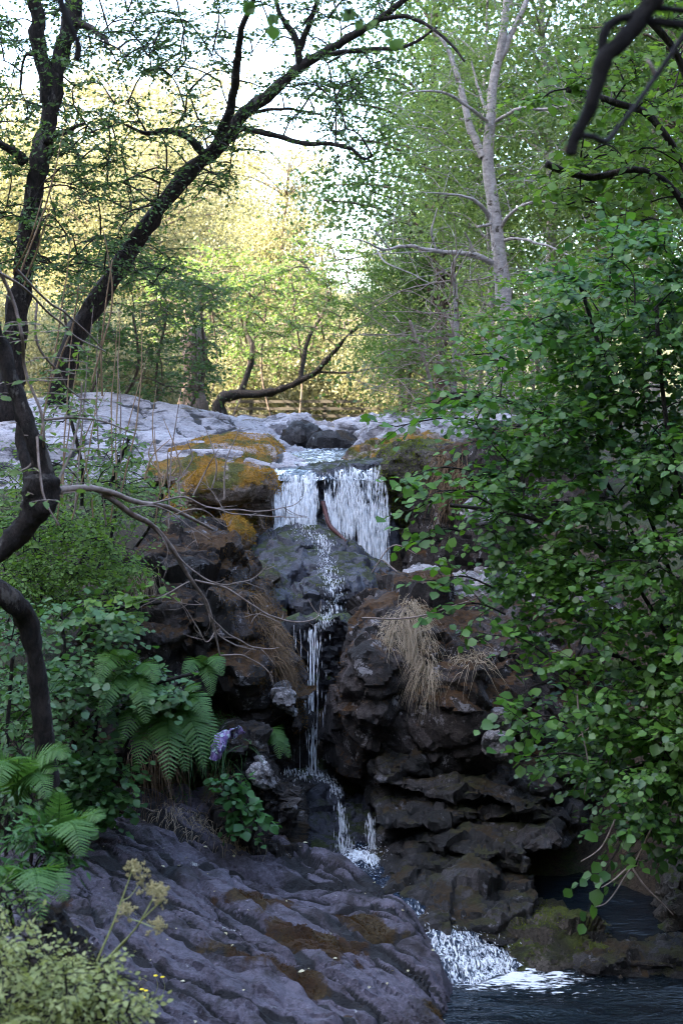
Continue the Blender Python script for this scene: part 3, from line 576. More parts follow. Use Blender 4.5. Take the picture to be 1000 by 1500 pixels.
for lab, poly, Y, front, back, m in [
    ('pale domed rock in midstream above the falls, in front of the fence', [(365,660),(375,632),(400,620),(440,618),(478,628),(490,660)], 18.5, 18.0, 20, PALE),
    ('pale rock with dark streaks beside the domed midstream rock', [(455,660),(470,634),(500,622),(545,618),(575,626),(600,660)], 19.0, 18.3, 20.5, PALE),
    ('small dark boulder lying in the stream before the domed rock', [(398,658),(412,634),(440,626),(468,632),(476,656)], 17.2, 17.0, 17.8, DARK),
    ('low dark stone at the edge of the stream beside the small boulder', [(462,660),(470,643),(500,640),(515,650),(518,662)], 16.8, 16.6, 17.4, DARK),
    ('grey rock bank right of the stream below the bare twigs', [(520,665),(545,635),(600,622),(680,612),(760,610),(780,665)], 16.5, 16.0, 19, PALE)]:
    rock('boulder', lab, 'boulder', poly, Y, front, back, m, r=.25, h=.035, ridge=.05, fr=1.6, facet=.1, fo=1.3, big=.08, fb=1.2, mid=.05, fm=4, crack=.03, cf=1.3, strata=.03, sf=9, tilt=(.3, .2))

# ------------------------------------------------------------------ water
W_POOL = water_mat('pool water', .64, .76, 26, (.6,1.6,1), bump=.35, bscale=7, bst=(.6,1.7,1), col=(.006,.010,.014))
W_STREAM = water_mat('stream water', .50, .60, 22, (1,.6,1), bump=.9, bscale=12, bst=(1,.7,1), col=(.02,.03,.045))
W_FALL = water_mat('falling water', .50, .62, 24, (1,.3,.13), bump=.7, bscale=14, bst=(1,.4,.2), col=(.03,.045,.06), alpha=.22)
W_CASC = water_mat('cascade water', .50, .68, 44, (1.3,.45,.35), bump=.9, bscale=14, bst=(1,.4,.4), col=(.012,.022,.04), dist=1.2)
def white_mat():
    m, n, out = mat('white water'); g = NT(n)
    b = g.new('ShaderNodeBsdfPrincipled', i_Roughness=.25); b.inputs['Base Color'].default_value = (.93, .94, .97, 1); b.inputs['Specular IOR Level'].default_value = .5
    tr = g.new('ShaderNodeBsdfTransparent'); mx = g.new('ShaderNodeMixShader', i_0=.6); n.links.new(tr.outputs[0], mx.inputs[1]); n.links.new(b.outputs[0], mx.inputs[2])
    n.links.new(mx.outputs[0], out.inputs[0]); return m
WHITE = white_mat()
def water(name, V, Q, m, foam, label, parent=None):
    o = obj(name, V, Q, m, parent, origin=None if parent is None else parent.location)
    at = o.data.attributes.new('foam', 'FLOAT', 'POINT'); at.data.foreach_set('value', np.asarray(foam, np.float32))
    if parent is None: tag(o, label, 'water', kind='structure')
    return o
OCTV = np.array([[0,0,.5],[.5,0,.1],[0,.5,.1],[-.5,0,.1],[0,-.5,.1],[0,0,-.5]]); OCTT = np.array([[0,1,2],[0,2,3],[0,3,4],[0,4,1],[5,2,1],[5,3,2],[5,4,3],[5,1,4]])
def streaks(name, pos, dirs, length, width, parent, m=None):
    pos = np.asarray(pos); dirs = np.asarray(dirs); n = len(pos); dirs = dirs/np.linalg.norm(dirs, axis=1, keepdims=True)
    x = np.cross(dirs, [[0, 1., .1]]); x /= np.linalg.norm(x, axis=1, keepdims=True)+1e-9; y = np.cross(dirs, x)
    Wv = pos[:, None]+OCTV[None, :, 0:1]*x[:, None]*width[:, None, None]+OCTV[None, :, 1:2]*y[:, None]*width[:, None, None]+OCTV[None, :, 2:3]*dirs[:, None]*length[:, None, None]
    Qs = (OCTT[None]+(np.arange(n)*6)[:, None, None]).reshape(-1, 3)
    return obj(name, Wv.reshape(-1, 3), Qs, m or WHITE, parent, kind='stuff')
# pool
POOLZ = P(700, 1425, 7.45)[2]
def pool_z(X, Y): 
    q = np.stack([X.ravel()*2.2, Y.ravel()*5, 0*X.ravel()], 1); return POOLZ+(.012*fbm(q, 3)).reshape(X.shape)
V, Q = sheet('', np.arange(-.3, 5, .05), np.arange(5.5, 11.5, .04), pool_z, None)
c = P(705, 1418, 7.5); dd = np.hypot((V[:,0]-c[0]-.12)/.42, (V[:,1]-c[1]+.05)/.2); c2 = P(800, 1440, 7.25); d2 = np.hypot((V[:,0]-c2[0])/.7, (V[:,1]-c2[1])/.22)
water('pool_water', V, Q, W_POOL, .34*np.exp(-dd**2)+.16*np.exp(-d2**2)+.38, 'dark rippled pool with foam at the foot of the cascade')
# lower cascade: a chute from the plunge basin, round the slab, into the pool
path = np.array([P(*q) for q in [(470,1262,8.95), (520,1266,8.75), (560,1284,8.45), (590,1310,8.1), (620,1345,7.85), (655,1370,7.72), (690,1395,7.6), (735,1430,7.42)]]); pth = cr(path, 60)
wid = np.interp(np.linspace(0, 1, 60), [0, .15, .3, .5, .65, .8, 1], [.2, .26, .18, .16, .2, .25, .36])
tg = np.gradient(pth, axis=0); tg[:, 2] = 0; tg /= np.linalg.norm(tg, axis=1, keepdims=True); sdv = np.stack([tg[:,1], -tg[:,0], 0*tg[:,0]], 1)
ts = np.linspace(-1, 1, 30); V = (pth[:, None]+sdv[:, None]*(wid[:, None]*ts[None])[..., None]); V[..., 2] += -.05*ts[None]**2
V = V.reshape(-1, 3); V = V+np.array([0, 0, 1])*(.035*fbm(V*np.array([7, 5, 3]), 3)+.02)[:, None]
ii, jj = np.meshgrid(np.arange(59), np.arange(29), indexing='ij'); a = (ii*30+jj).ravel(); Q = np.stack([a, a+1, a+31, a+30], 1)
fo = np.interp(np.linspace(0, 1, 60), [0, .1, .25, .4, .6, .75, 1], [.42, .62, .45, .42, .5, .58, .6])
casc = water('lower_cascade', V, Q, W_CASC, np.repeat(fo, 30)-.10*np.tile(ts**2, 60), 'blue white cascade running past the slab into the pool')
sel = rng.integers(0, 60, 900); sel = sel[(rng.random(900) < np.interp(sel/59, [0, .12, .25, .5, .7, 1], [.9, .9, .2, .25, .9, .8]))]
pp = pth[sel]+sdv[sel]*(wid[sel]*rng.uniform(-.9, .9, len(sel)))[:, None]+np.array([0, 0, .05])*rng.random((len(sel), 1))
streaks('foam_drops', pp, np.gradient(pth, axis=0)[sel]+.01*rng.normal(size=(len(sel), 3)), rng.uniform(.006, .04, len(sel)), rng.uniform(.002, .006, len(sel)), casc)
# plunge basin foam
V, Q = sheet('', np.arange(-.6, .5, .02), np.arange(8.3, 9.7, .02), lambda X, Y: P(530, 1268, 8.75)[2]+.0*X, None)
c = P(535, 1266, 8.75); dd = np.hypot((V[:,0]-c[0])/.2, (V[:,1]-c[1])/.25); V[:, 2] += .03*fbm(V*8, 3)+.05*np.exp(-dd**2)*(1+fbm(V*11, 3))
water('plunge_basin', V, Q, W_CASC, .3+.4*np.exp(-dd**2), 'small foaming basin at the foot of the lower fall')
# stream above the falls
def st_z(X, Y): return np.interp(Y, [12.42, 12.6, 12.7, 13.2, 15, 18, 22, 30], [-.66, -.575, -.545, -.50, -.47, -.44, -.5, -.7])+(.025*fbm(np.stack([X.ravel()*3, Y.ravel()*1.6, 0*X.ravel()], 1), 3)).reshape(X.shape)
V, Q = sheet('', np.arange(-1.0, .95, .035), np.r_[np.arange(12.50, 19, .04), np.arange(19, 30, .3)], lambda X, Y: 0*X, None)
hw = np.interp(V[:,1], [12.3, 12.7, 14, 17, 30], [.52, .55, .75, 1, 1]); V[:, 0] = (V[:, 0]+.03)*hw-.07; V[:, 1] += .06*perlin(np.c_[V[:,0]*5, 0*V[:,0], 0*V[:,0]])*(V[:,1] < 13); V[:, 2] = st_z(V[:,0], V[:,1])
fo = .47+.14*fbm(V*np.array([3.5, 1.6, 1]), 3)
water('stream_water', V, Q, W_STREAM, fo, 'shallow glittering stream sliding over the lip of the falls')
# twin waterfall: two thin curtains, each with its falling drops
def curtain(name, x0, x1, b0, b1, ytop, zt, label, n, dens, spread):
    n = int(n*1.25)
    """lip from pixel x0 to x1 at row ytop(x); lands on rows b0 to b1"""
    us = np.linspace(0, 1, 60); vs_ = np.linspace(0, 1, 70); V = []; fo = []
    def pt(u, v):
        Yl = 12.58; px = x0+(x1-x0)*u; pyt = ytop[0]+(ytop[1]-ytop[0])*u+3.0*math.sin(u*11+x0)+2*math.sin(u*23); pyb = b0+(b1-b0)*u
        top = P(px, pyt, Yl); bot = P(px+spread*(u+.15), pyb, Yl); z = top[2]+(bot[2]-top[2])*v; x = top[0]+(bot[0]-top[0])*v
        return np.array([x+.03*(u-.5)*math.sin(v*5+x0)+.012*math.sin(v*9+u*4), Yl-.22*np.sqrt(np.clip(v, 0, 1)), z])
    V = np.array([[pt(u, v) for v in vs_] for u in us]).reshape(-1, 3)
    q = V*np.array([9, 4, 1.2]); V[:, 1] += .05*fbm(q, 3)
    ii, jj = np.meshgrid(np.arange(59), np.arange(69), indexing='ij'); a = (ii*70+jj).ravel(); Q = np.stack([a, a+1, a+71, a+70], 1)
    U, Vv = np.meshgrid(us, vs_, indexing='ij'); fo = dens+.05*np.exp(-((Vv-.1)/.1)**2)-.22*np.clip((np.abs(U-.5)*2-.75)*4, 0, 1)+.04*np.sin(U*17+1)
    o = water(name, V, Q, W_FALL, fo.ravel(), label)
    u = rng.random(n); v = rng.random(n)**.85; k = (rng.random(n) < (1.25-np.abs(u-.5)*1.3)*(.05+1.5*np.clip(.45+1.7*perlin(np.c_[u*8+.6*perlin(np.c_[u*3, v*3, 0*u]), v*2.4, 0*u]), 0, 1))); u, v = u[k], v[k]
    pos = np.array([pt(a, b) for a, b in zip(u, v)]); pos[:, 1] += -.02-.10*np.abs(rng.normal(size=len(u)))*v+.05*fbm(pos*np.array([9, 4, 1.2]), 3); pos[:, 0] += .012*rng.normal(size=len(u))
    streaks('falling_drops', pos, np.stack([.06*rng.normal(size=len(u))+.0*u, -.05+0*u, -1+0*u], 1), rng.uniform(.05, .24, len(u))*(.3+v), rng.uniform(.0025, .008, len(u)), o)
    return o
curtain('waterfall', 404, 464, 783, 786, (697, 694), 0, 'left curtain of the upper waterfall, short and white', 2600, .50, 2)
curtain('waterfall', 478, 560, 790, 842, (690, 686), 0, 'right curtain of the upper waterfall, broad and slanting', 4200, .455, 12)
# thin water over the wet boulder and down the slot
def rill(name, pts, n, wpx, label, lift=.012, lng=(.012, .05), wd=(.002, .007)):
    pos = []; dr = []
    pts = np.array(pts, float)
    for i in range(n):
        f = rng.random()*(len(pts)-1); k = int(f); q = pts[k]+(pts[k+1]-pts[k])*(f-k); q = q[:2]+rng.normal(size=2)*np.array([wpx, 4])
        h = hit(q[0], q[1]); h2 = hit(q[0]+1, q[1]+5)
        if h is None or h2 is None: continue
        v = h2[0]-h[0]
        if np.linalg.norm(v) > .25: v = np.array([0, 0, -1.])
        pos.append(h[0]+h[1]*lift); dr.append(v+1e-4)
    r = thing(name, None, None, pts.mean() and hit(pts[-1][0], pts[-1][1])[0]); tag(r, label, 'water', kind='structure')
    streaks('water_beads', np.array(pos), np.array(dr), rng.uniform(*lng, len(pos)), rng.uniform(*wd, len(pos)), r)
rill('stream_rill', [(468,788),(476,810),(480,840),(488,862),(492,882),(482,900),(468,918)], 800, 7, 'broken white rill running down the wet boulder')
rill('stream_rill', [(440,772),(452,784),(472,790)], 160, 8, 'white splash where the left curtain lands on the wet boulder')
# falling threads
th = thing('water_threads', None, None, P(455, 1130, 9.75)); tag(th, 'thin white threads of water falling through the dark slot', 'water', kind='structure')
T = Tubes()
for x, r in [(456,.009),(460,.006),(453,.004),(440,.002),(464,.003),(432,.002),(458,.006)]:
    y0 = 920+rng.uniform(-6, 10); n = 26; t = np.linspace(0, 1, n)
    p = np.array([P(x+1.2*math.sin(6*a+x)+.25*rng.normal(), y0+(1132-y0)*a, 9.75-.22*a) for a in t]); T.add(p, r*.55*(.5+rng.random(n)), 5)
T.build('thread', WHITE, th, kind='stuff')
n = 130; a = rng.random(n); x = 455+rng.normal(size=n)*np.where(rng.random(n) < .5, 3.5, 14)
streaks('falling_drops', np.array([P(q, 925+205*b, 9.73-.24*b) for q, b in zip(x, a)]), np.tile([0, -.03, -1.], (n, 1)), rng.uniform(.02, .09, n), rng.uniform(.002, .007, n), th)
rill('stream_rill', [(415,1132),(450,1134),(485,1142),(496,1165)], 300, 5, 'thin sheet of water spreading over the black mossy block', wd=(.003, .009))
for x0, y0, x1, y1, n, lab in [(497,1178,505,1250,170,'white trickle dropping off the black mossy block'), (541,1195,545,1250,130,'short trickle beside the big brown boulder')]:
    r = thing('water_trickle', None, None, P(x1, y1, 9.0)); tag(r, lab, 'water', kind='structure')
    a = rng.random(n); streaks('falling_drops', np.array([P(x0+(x1-x0)*b+rng.normal()*(2+4*b), y0+(y1-y0)*b, 9.08-.15*b) for b in a]), np.tile([.03, -.08, -1.], (n, 1)), rng.uniform(.02, .08, n), rng.uniform(.002, .006, n), r)
n = 500; pp = np.array([P(535+rng.normal()*22, 1262-abs(rng.normal())*12, 8.75+rng.normal()*.1) for _ in range(n)]); r = thing('water_splash', None, None, P(535, 1268, 8.75)); tag(r, 'white splash in the basin under the lower fall', 'water', kind='structure')
streaks('splash_drops', pp, rvec(n), rng.uniform(.004, .02, n), rng.uniform(.002, .007, n), r)

# ------------------------------------------------------------------ plants: materials
BARK_D = plain_mat('dark mossy bark', (.010,.008,.007), (.036,.028,.025), 30, .9, 1.0, (1,1,.5), c3=(.095,.085,.075), t3=(.57,.64))
BARK_G = plain_mat('grey bark', (.20,.18,.175), (.36,.33,.32), 14, .85, .5, (1,1,1.6), c3=(.06,.05,.04), t3=(.58,.63))
BARK_B = plain_mat('brown bark', (.07,.05,.04), (.14,.105,.085), 22, .9, .8, (1,1,.4), c3=(.10,.085,.05))
TWIG = plain_mat('bare twig', (.16,.12,.10), (.30,.24,.21), 25, .8, .3)
CANE = plain_mat('dry cane', (.24,.15,.09), (.36,.25,.15), 12, .8, .2)
STRAW = leaf_mat('dry grass', (.26,.20,.14), (.46,.38,.29), .25, .02)
BRSTRAW = leaf_mat('brown dry roots', (.09,.055,.035), (.22,.15,.09), .2, .02)
HAZEL = leaf_mat('hazel leaf', (.011,.062,.012), (.115,.255,.030), .45, .10)
HAZEL2 = leaf_mat('bank hazel leaf', (.028,.095,.024), (.085,.19,.04), .40, .11)
LIME = leaf_mat('young leaf', (.055,.13,.022), (.15,.26,.04), .48, .06)
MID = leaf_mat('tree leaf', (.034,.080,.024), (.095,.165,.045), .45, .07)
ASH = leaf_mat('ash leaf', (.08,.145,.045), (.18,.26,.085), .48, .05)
SUNL = leaf_mat('sunlit leaf', (.18,.185,.10), (.34,.315,.19), .5, .03, tcol=(.20,.20,.13))  # leaf colour lifted to stand in for stronger sun
SHRUBL = leaf_mat('shrub leaf', (.055,.12,.025), (.15,.23,.05), .45, .07)
FERN = leaf_mat('fern', (.045,.12,.022), (.10,.21,.045), .42, .06)
HERB = leaf_mat('herb leaf', (.03,.11,.025), (.07,.18,.04), .4, .08)
PALEB = leaf_mat('pale bush leaf', (.18,.23,.07), (.38,.41,.16), .45, .05)
MOSSF = leaf_mat('moss fibre', (.24,.12,.020), (.50,.29,.05), .25, 0)
MOSSB = leaf_mat('brown moss fibre', (.035,.017,.006), (.10,.050,.014), .25, 0)
MOSSN = leaf_mat('tan moss fibre', (.09,.05,.02), (.20,.12,.045), .25, 0)
MOSSG = leaf_mat('green moss fibre', (.08,.11,.010), (.22,.26,.028), .3, 0)
FALLEN = leaf_mat('fallen leaf', (.35,.30,.16), (.62,.58,.40), .2, .05)

def nearest_node(nodes, c):
    d = np.linalg.norm(nodes-c, axis=1)+np.maximum(nodes[:, 2]-c[2]-.1, 0)*2; return nodes[np.argmin(d)]
def cluster_plant(th, stems, srad, poly, Yr, nclust, nspray, nleaf, size, slen, tmpl, lm, bm, nparts=0, brad=.010, stem_name='stem', droop=.15, flat=.35, prefer=(0, -.5, .1), k=5, sk=8, twigs='twigs', leafname='leaf'):
    """stems (each its own part), branches from them to clusters spread through an outline and a range of distances, twigs with leaves"""
    nodes = []
    for i, s in enumerate(stems):
        p = cr(s, max(10, len(s)*6)); nodes.append(p[len(p)//5:])
        T = Tubes(); T.add(p, srad[i] if isinstance(srad, list) else srad, sk, .25, i); T.build(stem_name, bm, th)
    nodes = np.concatenate(nodes)
    T = Tubes(); L = []
    cs = np.array([P(q[0], q[1], Yr(q[0], q[1]) if callable(Yr) else rng.uniform(*Yr)) for q in inpoly(poly, nclust)])
    cs = cs[np.argsort([np.linalg.norm(nodes-c, axis=1).min() for c in cs])]
    for c in cs:
        a = nearest_node(nodes, c); v = c-a; l = np.linalg.norm(v)
        m = a+v*.5+np.array([0, 0, .14*l])+.06*l*rng.normal(size=3)
        path = cr([a, m, c], 9); nodes = np.concatenate([nodes, path[3:8]]); T.add(path, [brad*(.6+.5*min(l, 1.5)), brad*.35], k)
        out = unit(v*np.array([1, 1, .25])+1e-3)
        for j in range(nspray):
            f = rng.uniform(.45, 1) if l > slen else rng.uniform(.7, 1); b = path[int(f*8)]
            d = unit(out*.5+rng.normal(size=3)*np.array([.8, .8, .3])+np.array(prefer)*.6)
            spray(T, L, b, d, slen*rng.uniform(.55, 1.2), nleaf, size, r=brad*.32, droop=droop, flat=flat, k=3)
    T.build(twigs, bm, th, kind='stuff')
    put_leaves(th, L, tmpl, lm, nparts, leaf=leafname)
    return th
def Pp(lst): return [P(*q) for q in lst]

# ------------------------------------------------------------------ far trees: a few kinds, each copied with its trunk, limbs and crown
def crown_cloud(rx, rz, zc, ncl, nlf, size, clr, flatn=.6):
    c = rvec(ncl)*rng.uniform(.25, 1, (ncl, 1))**.6*np.array([rx, rx, rz]); c *= (1+.25*rng.normal(size=(ncl, 1))).clip(.5, 1.35); c[:, 2] += zc
    p = (c[:, None]+rng.normal(size=(ncl, nlf, 3))*np.array([clr, clr, clr*flatn])).reshape(-1, 3); n = len(p)
    return c, p, frames(rvec(n), rvec(n)+np.array([0, 0, .6])), size*rng.uniform(.6, 1.3, n)
def far_tree(name, label, cat, group, lm, bm, h, rx, rz, zc, ncl, nlf, size, clr, lean=0, tr=.16, loc=(0, 0, 0)):
    th = thing(name, label, cat, loc, group); base = np.array(loc)
    tp = cr([(0, 0, -.5), (lean*.2+.1, 0, h*.3), (lean*.6-.1, .1, h*.6), (lean, 0, h*.95)], 16)
    T = Tubes(); T.add(tp+base, [tr, tr*.75, tr*.4, .03], 8, .2); T.build('trunk', bm, th)
    c, p, R, s = crown_cloud(rx, rz, zc, ncl, nlf, size, clr); c[:, 0] += lean*.6; p[:, 0] += lean*.6
    T = Tubes()
    for q in c[::2]:
        a = tp[np.clip(int(np.interp(q[2]-.25*np.hypot(q[0], q[1]), tp[:, 2], np.arange(16))), 3, 14)]
        T.add(cr([a, (a+q)/2+np.array([0, 0, .3]), q], 8)+base, [tr*.3, .02], 4)
    T.build('branches', bm, th, kind='stuff')
    V, Q = instances(SMALL, p+base, R, s); obj('crown', V, Q, lm, th)
    return th
def copy_tree(o, loc, rz, sc, label=None, group=None):
    r = o.copy(); C.objects.link(r); r.location = loc; r.rotation_euler = (0, 0, rz); r.scale = (sc[0], sc[0], sc[1])
    if label: r['label'] = label
    if group: r['group'] = group
    for ch in list(o.children): c = ch.copy(); C.objects.link(c); c.parent = r
    return r
def gz(x, y): return float(ground_z(np.array([[x]]), np.array([[y]]))[0, 0])
def on_ground(px, Y): x = (px-500)/F*Y; return (x, Y, gz(x, Y))
SL = 'tall sunlit yellow green tree beyond the wooden fence'; SG = 'sunlit trees beyond the fence'
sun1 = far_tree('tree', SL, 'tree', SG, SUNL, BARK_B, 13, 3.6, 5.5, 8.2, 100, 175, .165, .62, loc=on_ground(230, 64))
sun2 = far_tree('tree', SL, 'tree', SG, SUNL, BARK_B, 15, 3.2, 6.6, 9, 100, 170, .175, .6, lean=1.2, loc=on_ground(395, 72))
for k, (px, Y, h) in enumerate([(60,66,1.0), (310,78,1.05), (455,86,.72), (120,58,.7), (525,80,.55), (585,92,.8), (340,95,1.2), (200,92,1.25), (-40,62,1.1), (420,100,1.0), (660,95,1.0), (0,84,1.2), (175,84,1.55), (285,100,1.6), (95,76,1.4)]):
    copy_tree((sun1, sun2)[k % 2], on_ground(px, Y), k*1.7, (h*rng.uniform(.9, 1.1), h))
BL = 'bushy sunlit shrub growing by the wooden fence'; BG_ = 'sunlit shrubs by the fence'
bush = far_tree('shrub', BL, 'shrub', BG_, SUNL, BARK_B, 2.2, 1.7, 1.4, 1.6, 70, 170, .10, .34, tr=.05, loc=on_ground(215, 46))
for k, (px, Y, h) in enumerate([(150,50,1.1), (255,52,.9), (345,58,1.2), (400,62,1.1), (455,60,1.3), (520,62,1.1), (575,58,1.2), (100,44,1.1), (620,52,1.3), (310,66,1.5), (490,70,1.6), (40,48,1.5), (560,68,1.7)]):
    copy_tree(bush, on_ground(px, Y), k*2.1, (h, h*rng.uniform(.9, 1.2)))
GL = 'tall shaded green tree in the wood behind the hazel bush and pale trunk'; GG = 'shaded trees of the right bank wood'
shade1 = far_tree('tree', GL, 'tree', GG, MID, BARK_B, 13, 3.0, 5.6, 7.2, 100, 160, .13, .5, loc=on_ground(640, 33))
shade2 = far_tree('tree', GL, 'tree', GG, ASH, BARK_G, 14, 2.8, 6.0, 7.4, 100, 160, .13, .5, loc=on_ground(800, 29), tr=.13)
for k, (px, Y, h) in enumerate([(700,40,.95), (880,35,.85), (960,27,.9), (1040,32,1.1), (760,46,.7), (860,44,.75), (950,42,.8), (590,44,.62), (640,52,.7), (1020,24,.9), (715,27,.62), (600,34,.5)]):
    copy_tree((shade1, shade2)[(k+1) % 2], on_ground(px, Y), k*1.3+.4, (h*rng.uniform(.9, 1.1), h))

# ------------------------------------------------------------------ wooden fence across the stream head
WOOD = plain_mat('weathered fence wood', (.05,.042,.034), (.10,.085,.07), 8, .85, .4, (.3,1,3))
FY = 54.0; fz = gz(*on_ground(450, FY)[:2]); fn = thing('wooden_fence', 'grey post and rail wooden fence crossing behind the pale rocks', 'fence', (P(450, 600, FY)[0], FY, fz))
def bar(name, a, b, wx, wz, parent, m=WOOD):
    a = np.array(a, float); b = np.array(b, float); t = unit(b-a); s = unit(np.cross(t, [0, 1, .01])); u = np.cross(s, t)
    V = [e+s*x*wx/2+u*y*wz/2 for e in (a, b) for x, y in ((-1,-1), (1,-1), (1,1), (-1,1))]
    return obj(name, V, [(0,1,2,3), (7,6,5,4), (0,4,5,1), (1,5,6,2), (2,6,7,3), (3,7,4,0)], m, parent, smooth=False)
topz = P(0, 586, FY)[2]
for px in (313, 367, 421, 475, 530, 584, 638): x = P(px, 600, FY)[0]; bar('post', (x, FY+.02*math.sin(px), fz-.3), (x+.02, FY, topz+.02), .13, .11, fn)
for r in (0, .27, .54, .80): bar('rail', (P(310,600,FY)[0], FY-.08, topz-.06-r), (P(642,600,FY)[0], FY-.08, topz-.05-r), .11, .05, fn)

# ------------------------------------------------------------------ middle distance trees
th = thing('tree', 'dark leaning tree with a long slanting trunk above the pale shelf', 'tree', P(95, 560, 16))
lean = Pp([(80,600,16), (105,505,16), (150,430,16), (212,335,15.9), (268,262,15.8), (322,212,15.7), (352,172,15.6), (395,138,15.5), (440,98,15.4), (500,62,15.3), (555,28,15.1), (610,-15,15)])
T = Tubes(); T.add(cr(lean, 60), [.13, .12, .11, .095, .085, .078, .07, .06, .048, .036, .026], 12, .5); T.build('trunk', BARK_D, th)
limbs = [([(318,216,15.7), (335,165,15.3), (347,105,14.9), (353,50,14.5), (375,-10,14.2)], [.07,.05,.045,.035,.02]), ([(355,188,15.6), (400,198,15.3), (450,210,15), (505,214,14.8), (530,232,14.7), (545,228,14.6)], [.035,.028,.02,.012]),
         ([(300,230,15.7), (282,205,15.6), (250,192,15.5), (215,195,15.4), (185,183,15.2)], [.05,.04,.025,.015]), ([(440,98,15.4), (430,50,15.3), (410,20,15.2), (398,-15,15.1)], [.045,.035,.025,.015]), ([(435,80,15.4), (455,30,15.2), (470,-15,15)], [.04,.03,.015]),
         ([(470,80,15.3), (540,72,15), (590,70,14.9), (640,40,14.8)], [.03,.022,.012]), ([(555,28,15.1), (600,25,14.9), (650,55,14.7), (680,90,14.6)], [.03,.02,.01]), ([(360,165,15.6), (420,160,15.9), (470,168,16.2)], [.025,.015,.008])]
for p, r in limbs: tube_obj('limb', Pp(p), r, BARK_D, th, 7, .25, 24)
cluster_plant(th, [lean[3:9]]+[Pp(p) for p, r in limbs], .012, [(130,330),(150,180),(200,60),(230,-60),(620,-60),(620,60),(540,120),(500,210),(430,190),(380,170),(350,230),(310,340),(240,420),(150,430)], (14.2, 17.2), 215, 6, 9, .062, .42, SMALL, MID, BARK_D, 0, brad=.014, stem_name='shoot', twigs='twigs', flat=.9)
L = []; T = Tubes()
for q in [(505,214),(530,232),(545,228),(520,150),(470,130),(500,180),(560,190),(540,280),(520,240)]*2:
    for j in range(4): spray(T, L, P(q[0]+rng.normal()*14, q[1]+rng.normal()*14, 14.8+rng.normal()*.2), rvec()*np.array([1,1,.4]), .4, 7, .065, flat=.9)
T.build('twigs', BARK_D, th, kind='stuff'); put_leaves(th, L, SMALL, MID)

th = thing('tree', 'upright dark tree with rough bark beside the leaning tree', 'tree', P(20, 600, 14.6))
up = Pp([(10,620,14.6), (22,480,14.6), (38,390,14.6), (48,300,14.6), (62,215,14.6), (76,150,14.6), (88,85,14.6), (108,20,14.6), (118,-50,14.6)])
T = Tubes(); T.add(cr(up, 50), [.11, .105, .10, .095, .09, .085, .085, .085], 12, .6); T.build('trunk', BARK_D, th)
lm2 = [([(72,150,14.6), (62,80,14.5), (52,20,14.4), (40,-30,14.3)], [.09,.08,.06]), ([(35,235,14.6), (10,215,14.4), (-20,200,14.2)], [.06,.04,.03]), ([(60,210,14.6), (90,195,14.4), (125,180,14.2)], [.05,.03,.01]), ([(110,30,14.6), (140,45,14.3), (160,65,14)], [.05,.03,.015]), ([(85,100,14.6), (40,80,14.8), (30,130,14.9)], [.025,.015,.008])]
for p, r in lm2: tube_obj('limb', Pp(p), r, BARK_D, th, 7, .3, 20)
cluster_plant(th, [up[1:]]+[Pp(p) for p, r in lm2], .012, [(-60,-60),(250,-60),(250,60),(180,130),(190,220),(150,300),(180,400),(60,420),(-60,420)], (13.2, 16.4), 230, 6, 9, .060, .42, SMALL, MID, BARK_D, 0, brad=.012, stem_name='shoot', flat=.9)

th = thing('shrub', 'thick dark undergrowth at the foot of the leaning tree', 'shrub', P(180, 600, 18.5))
cluster_plant(th, [Pp([(100+40*i+20*math.sin(i*5),600,18.5), (105+45*i-25*math.sin(i*3),540,18.4), (95+50*i,460,18.3)]) for i in range(5)], .018, [(90,400),(180,340),(270,400),(330,430),(340,540),(300,590),(200,585),(80,590)], (17, 20), 170, 6, 9, .07, .4, SMALL, MID, BARK_B, 0, flat=.8)
th = thing('shrub', 'green bush in half light to the right of the undergrowth, behind the split trunk', 'shrub', on_ground(330, 51))
cluster_plant(th, [Pp([(280+35*i+20*math.sin(i*5),615,51), (285+36*i-25*math.sin(i*3),540,51+i%3), (270+40*i,450,51)]) for i in range(5)], .035, [(200,390),(300,360),(420,370),(500,420),(490,500),(430,545),(330,560),(230,540)], (49, 56), 120, 5, 10, .18, 1.1, SMALL, SHRUBL, BARK_B, 0, brad=.03, flat=.8)

th = thing('tree', 'old tree with a dark curved trunk bending low before the wooden fence', 'tree', on_ground(325, 48))
z0 = on_ground(325, 48)
bt = [np.array(z0)-np.array([0, 0, .3])]+Pp([(322,590,48), (340,578,48), (385,577,48), (430,562,47.8), (462,545,47.5), (485,520,47.2), (512,488,47)])
T = Tubes(); T.add(cr(bt, 40), [.28, .22, .16, .14, .12, .10, .07, .04], 10, .7); T.build('trunk', BARK_D, th)
l3 = [([(350,580,48), (370,520,48.5), (360,470,49), (385,420,49)], [.2,.15,.1,.05]), ([(440,560,47.8), (450,500,48.5), (480,440,49), (470,390,49)], [.16,.12,.08,.04]), ([(462,545,47.5), (520,545,47), (560,535,46.6)], [.08,.05,.02]), ([(512,488,47), (540,460,47), (545,400,47)], [.12,.08,.04])]
for p, r in l3: tube_obj('limb', Pp(p), [v*.6 for v in r], BARK_D, th, 7, .3, 20)
cluster_plant(th, [bt[2:]]+[Pp(p) for p, r in l3], .03, [(340,400),(440,350),(560,360),(560,470),(500,500),(430,520),(350,520)], (45, 50), 110, 5, 10, .15, .9, SMALL, SHRUBL, BARK_B, 0, brad=.03, stem_name='shoot', flat=.8)
th = thing('tree', 'thick split tree stump with a pale strip added for the sunlight on its left', 'tree stump', on_ground(285, 40))
st = on_ground(285, 40)
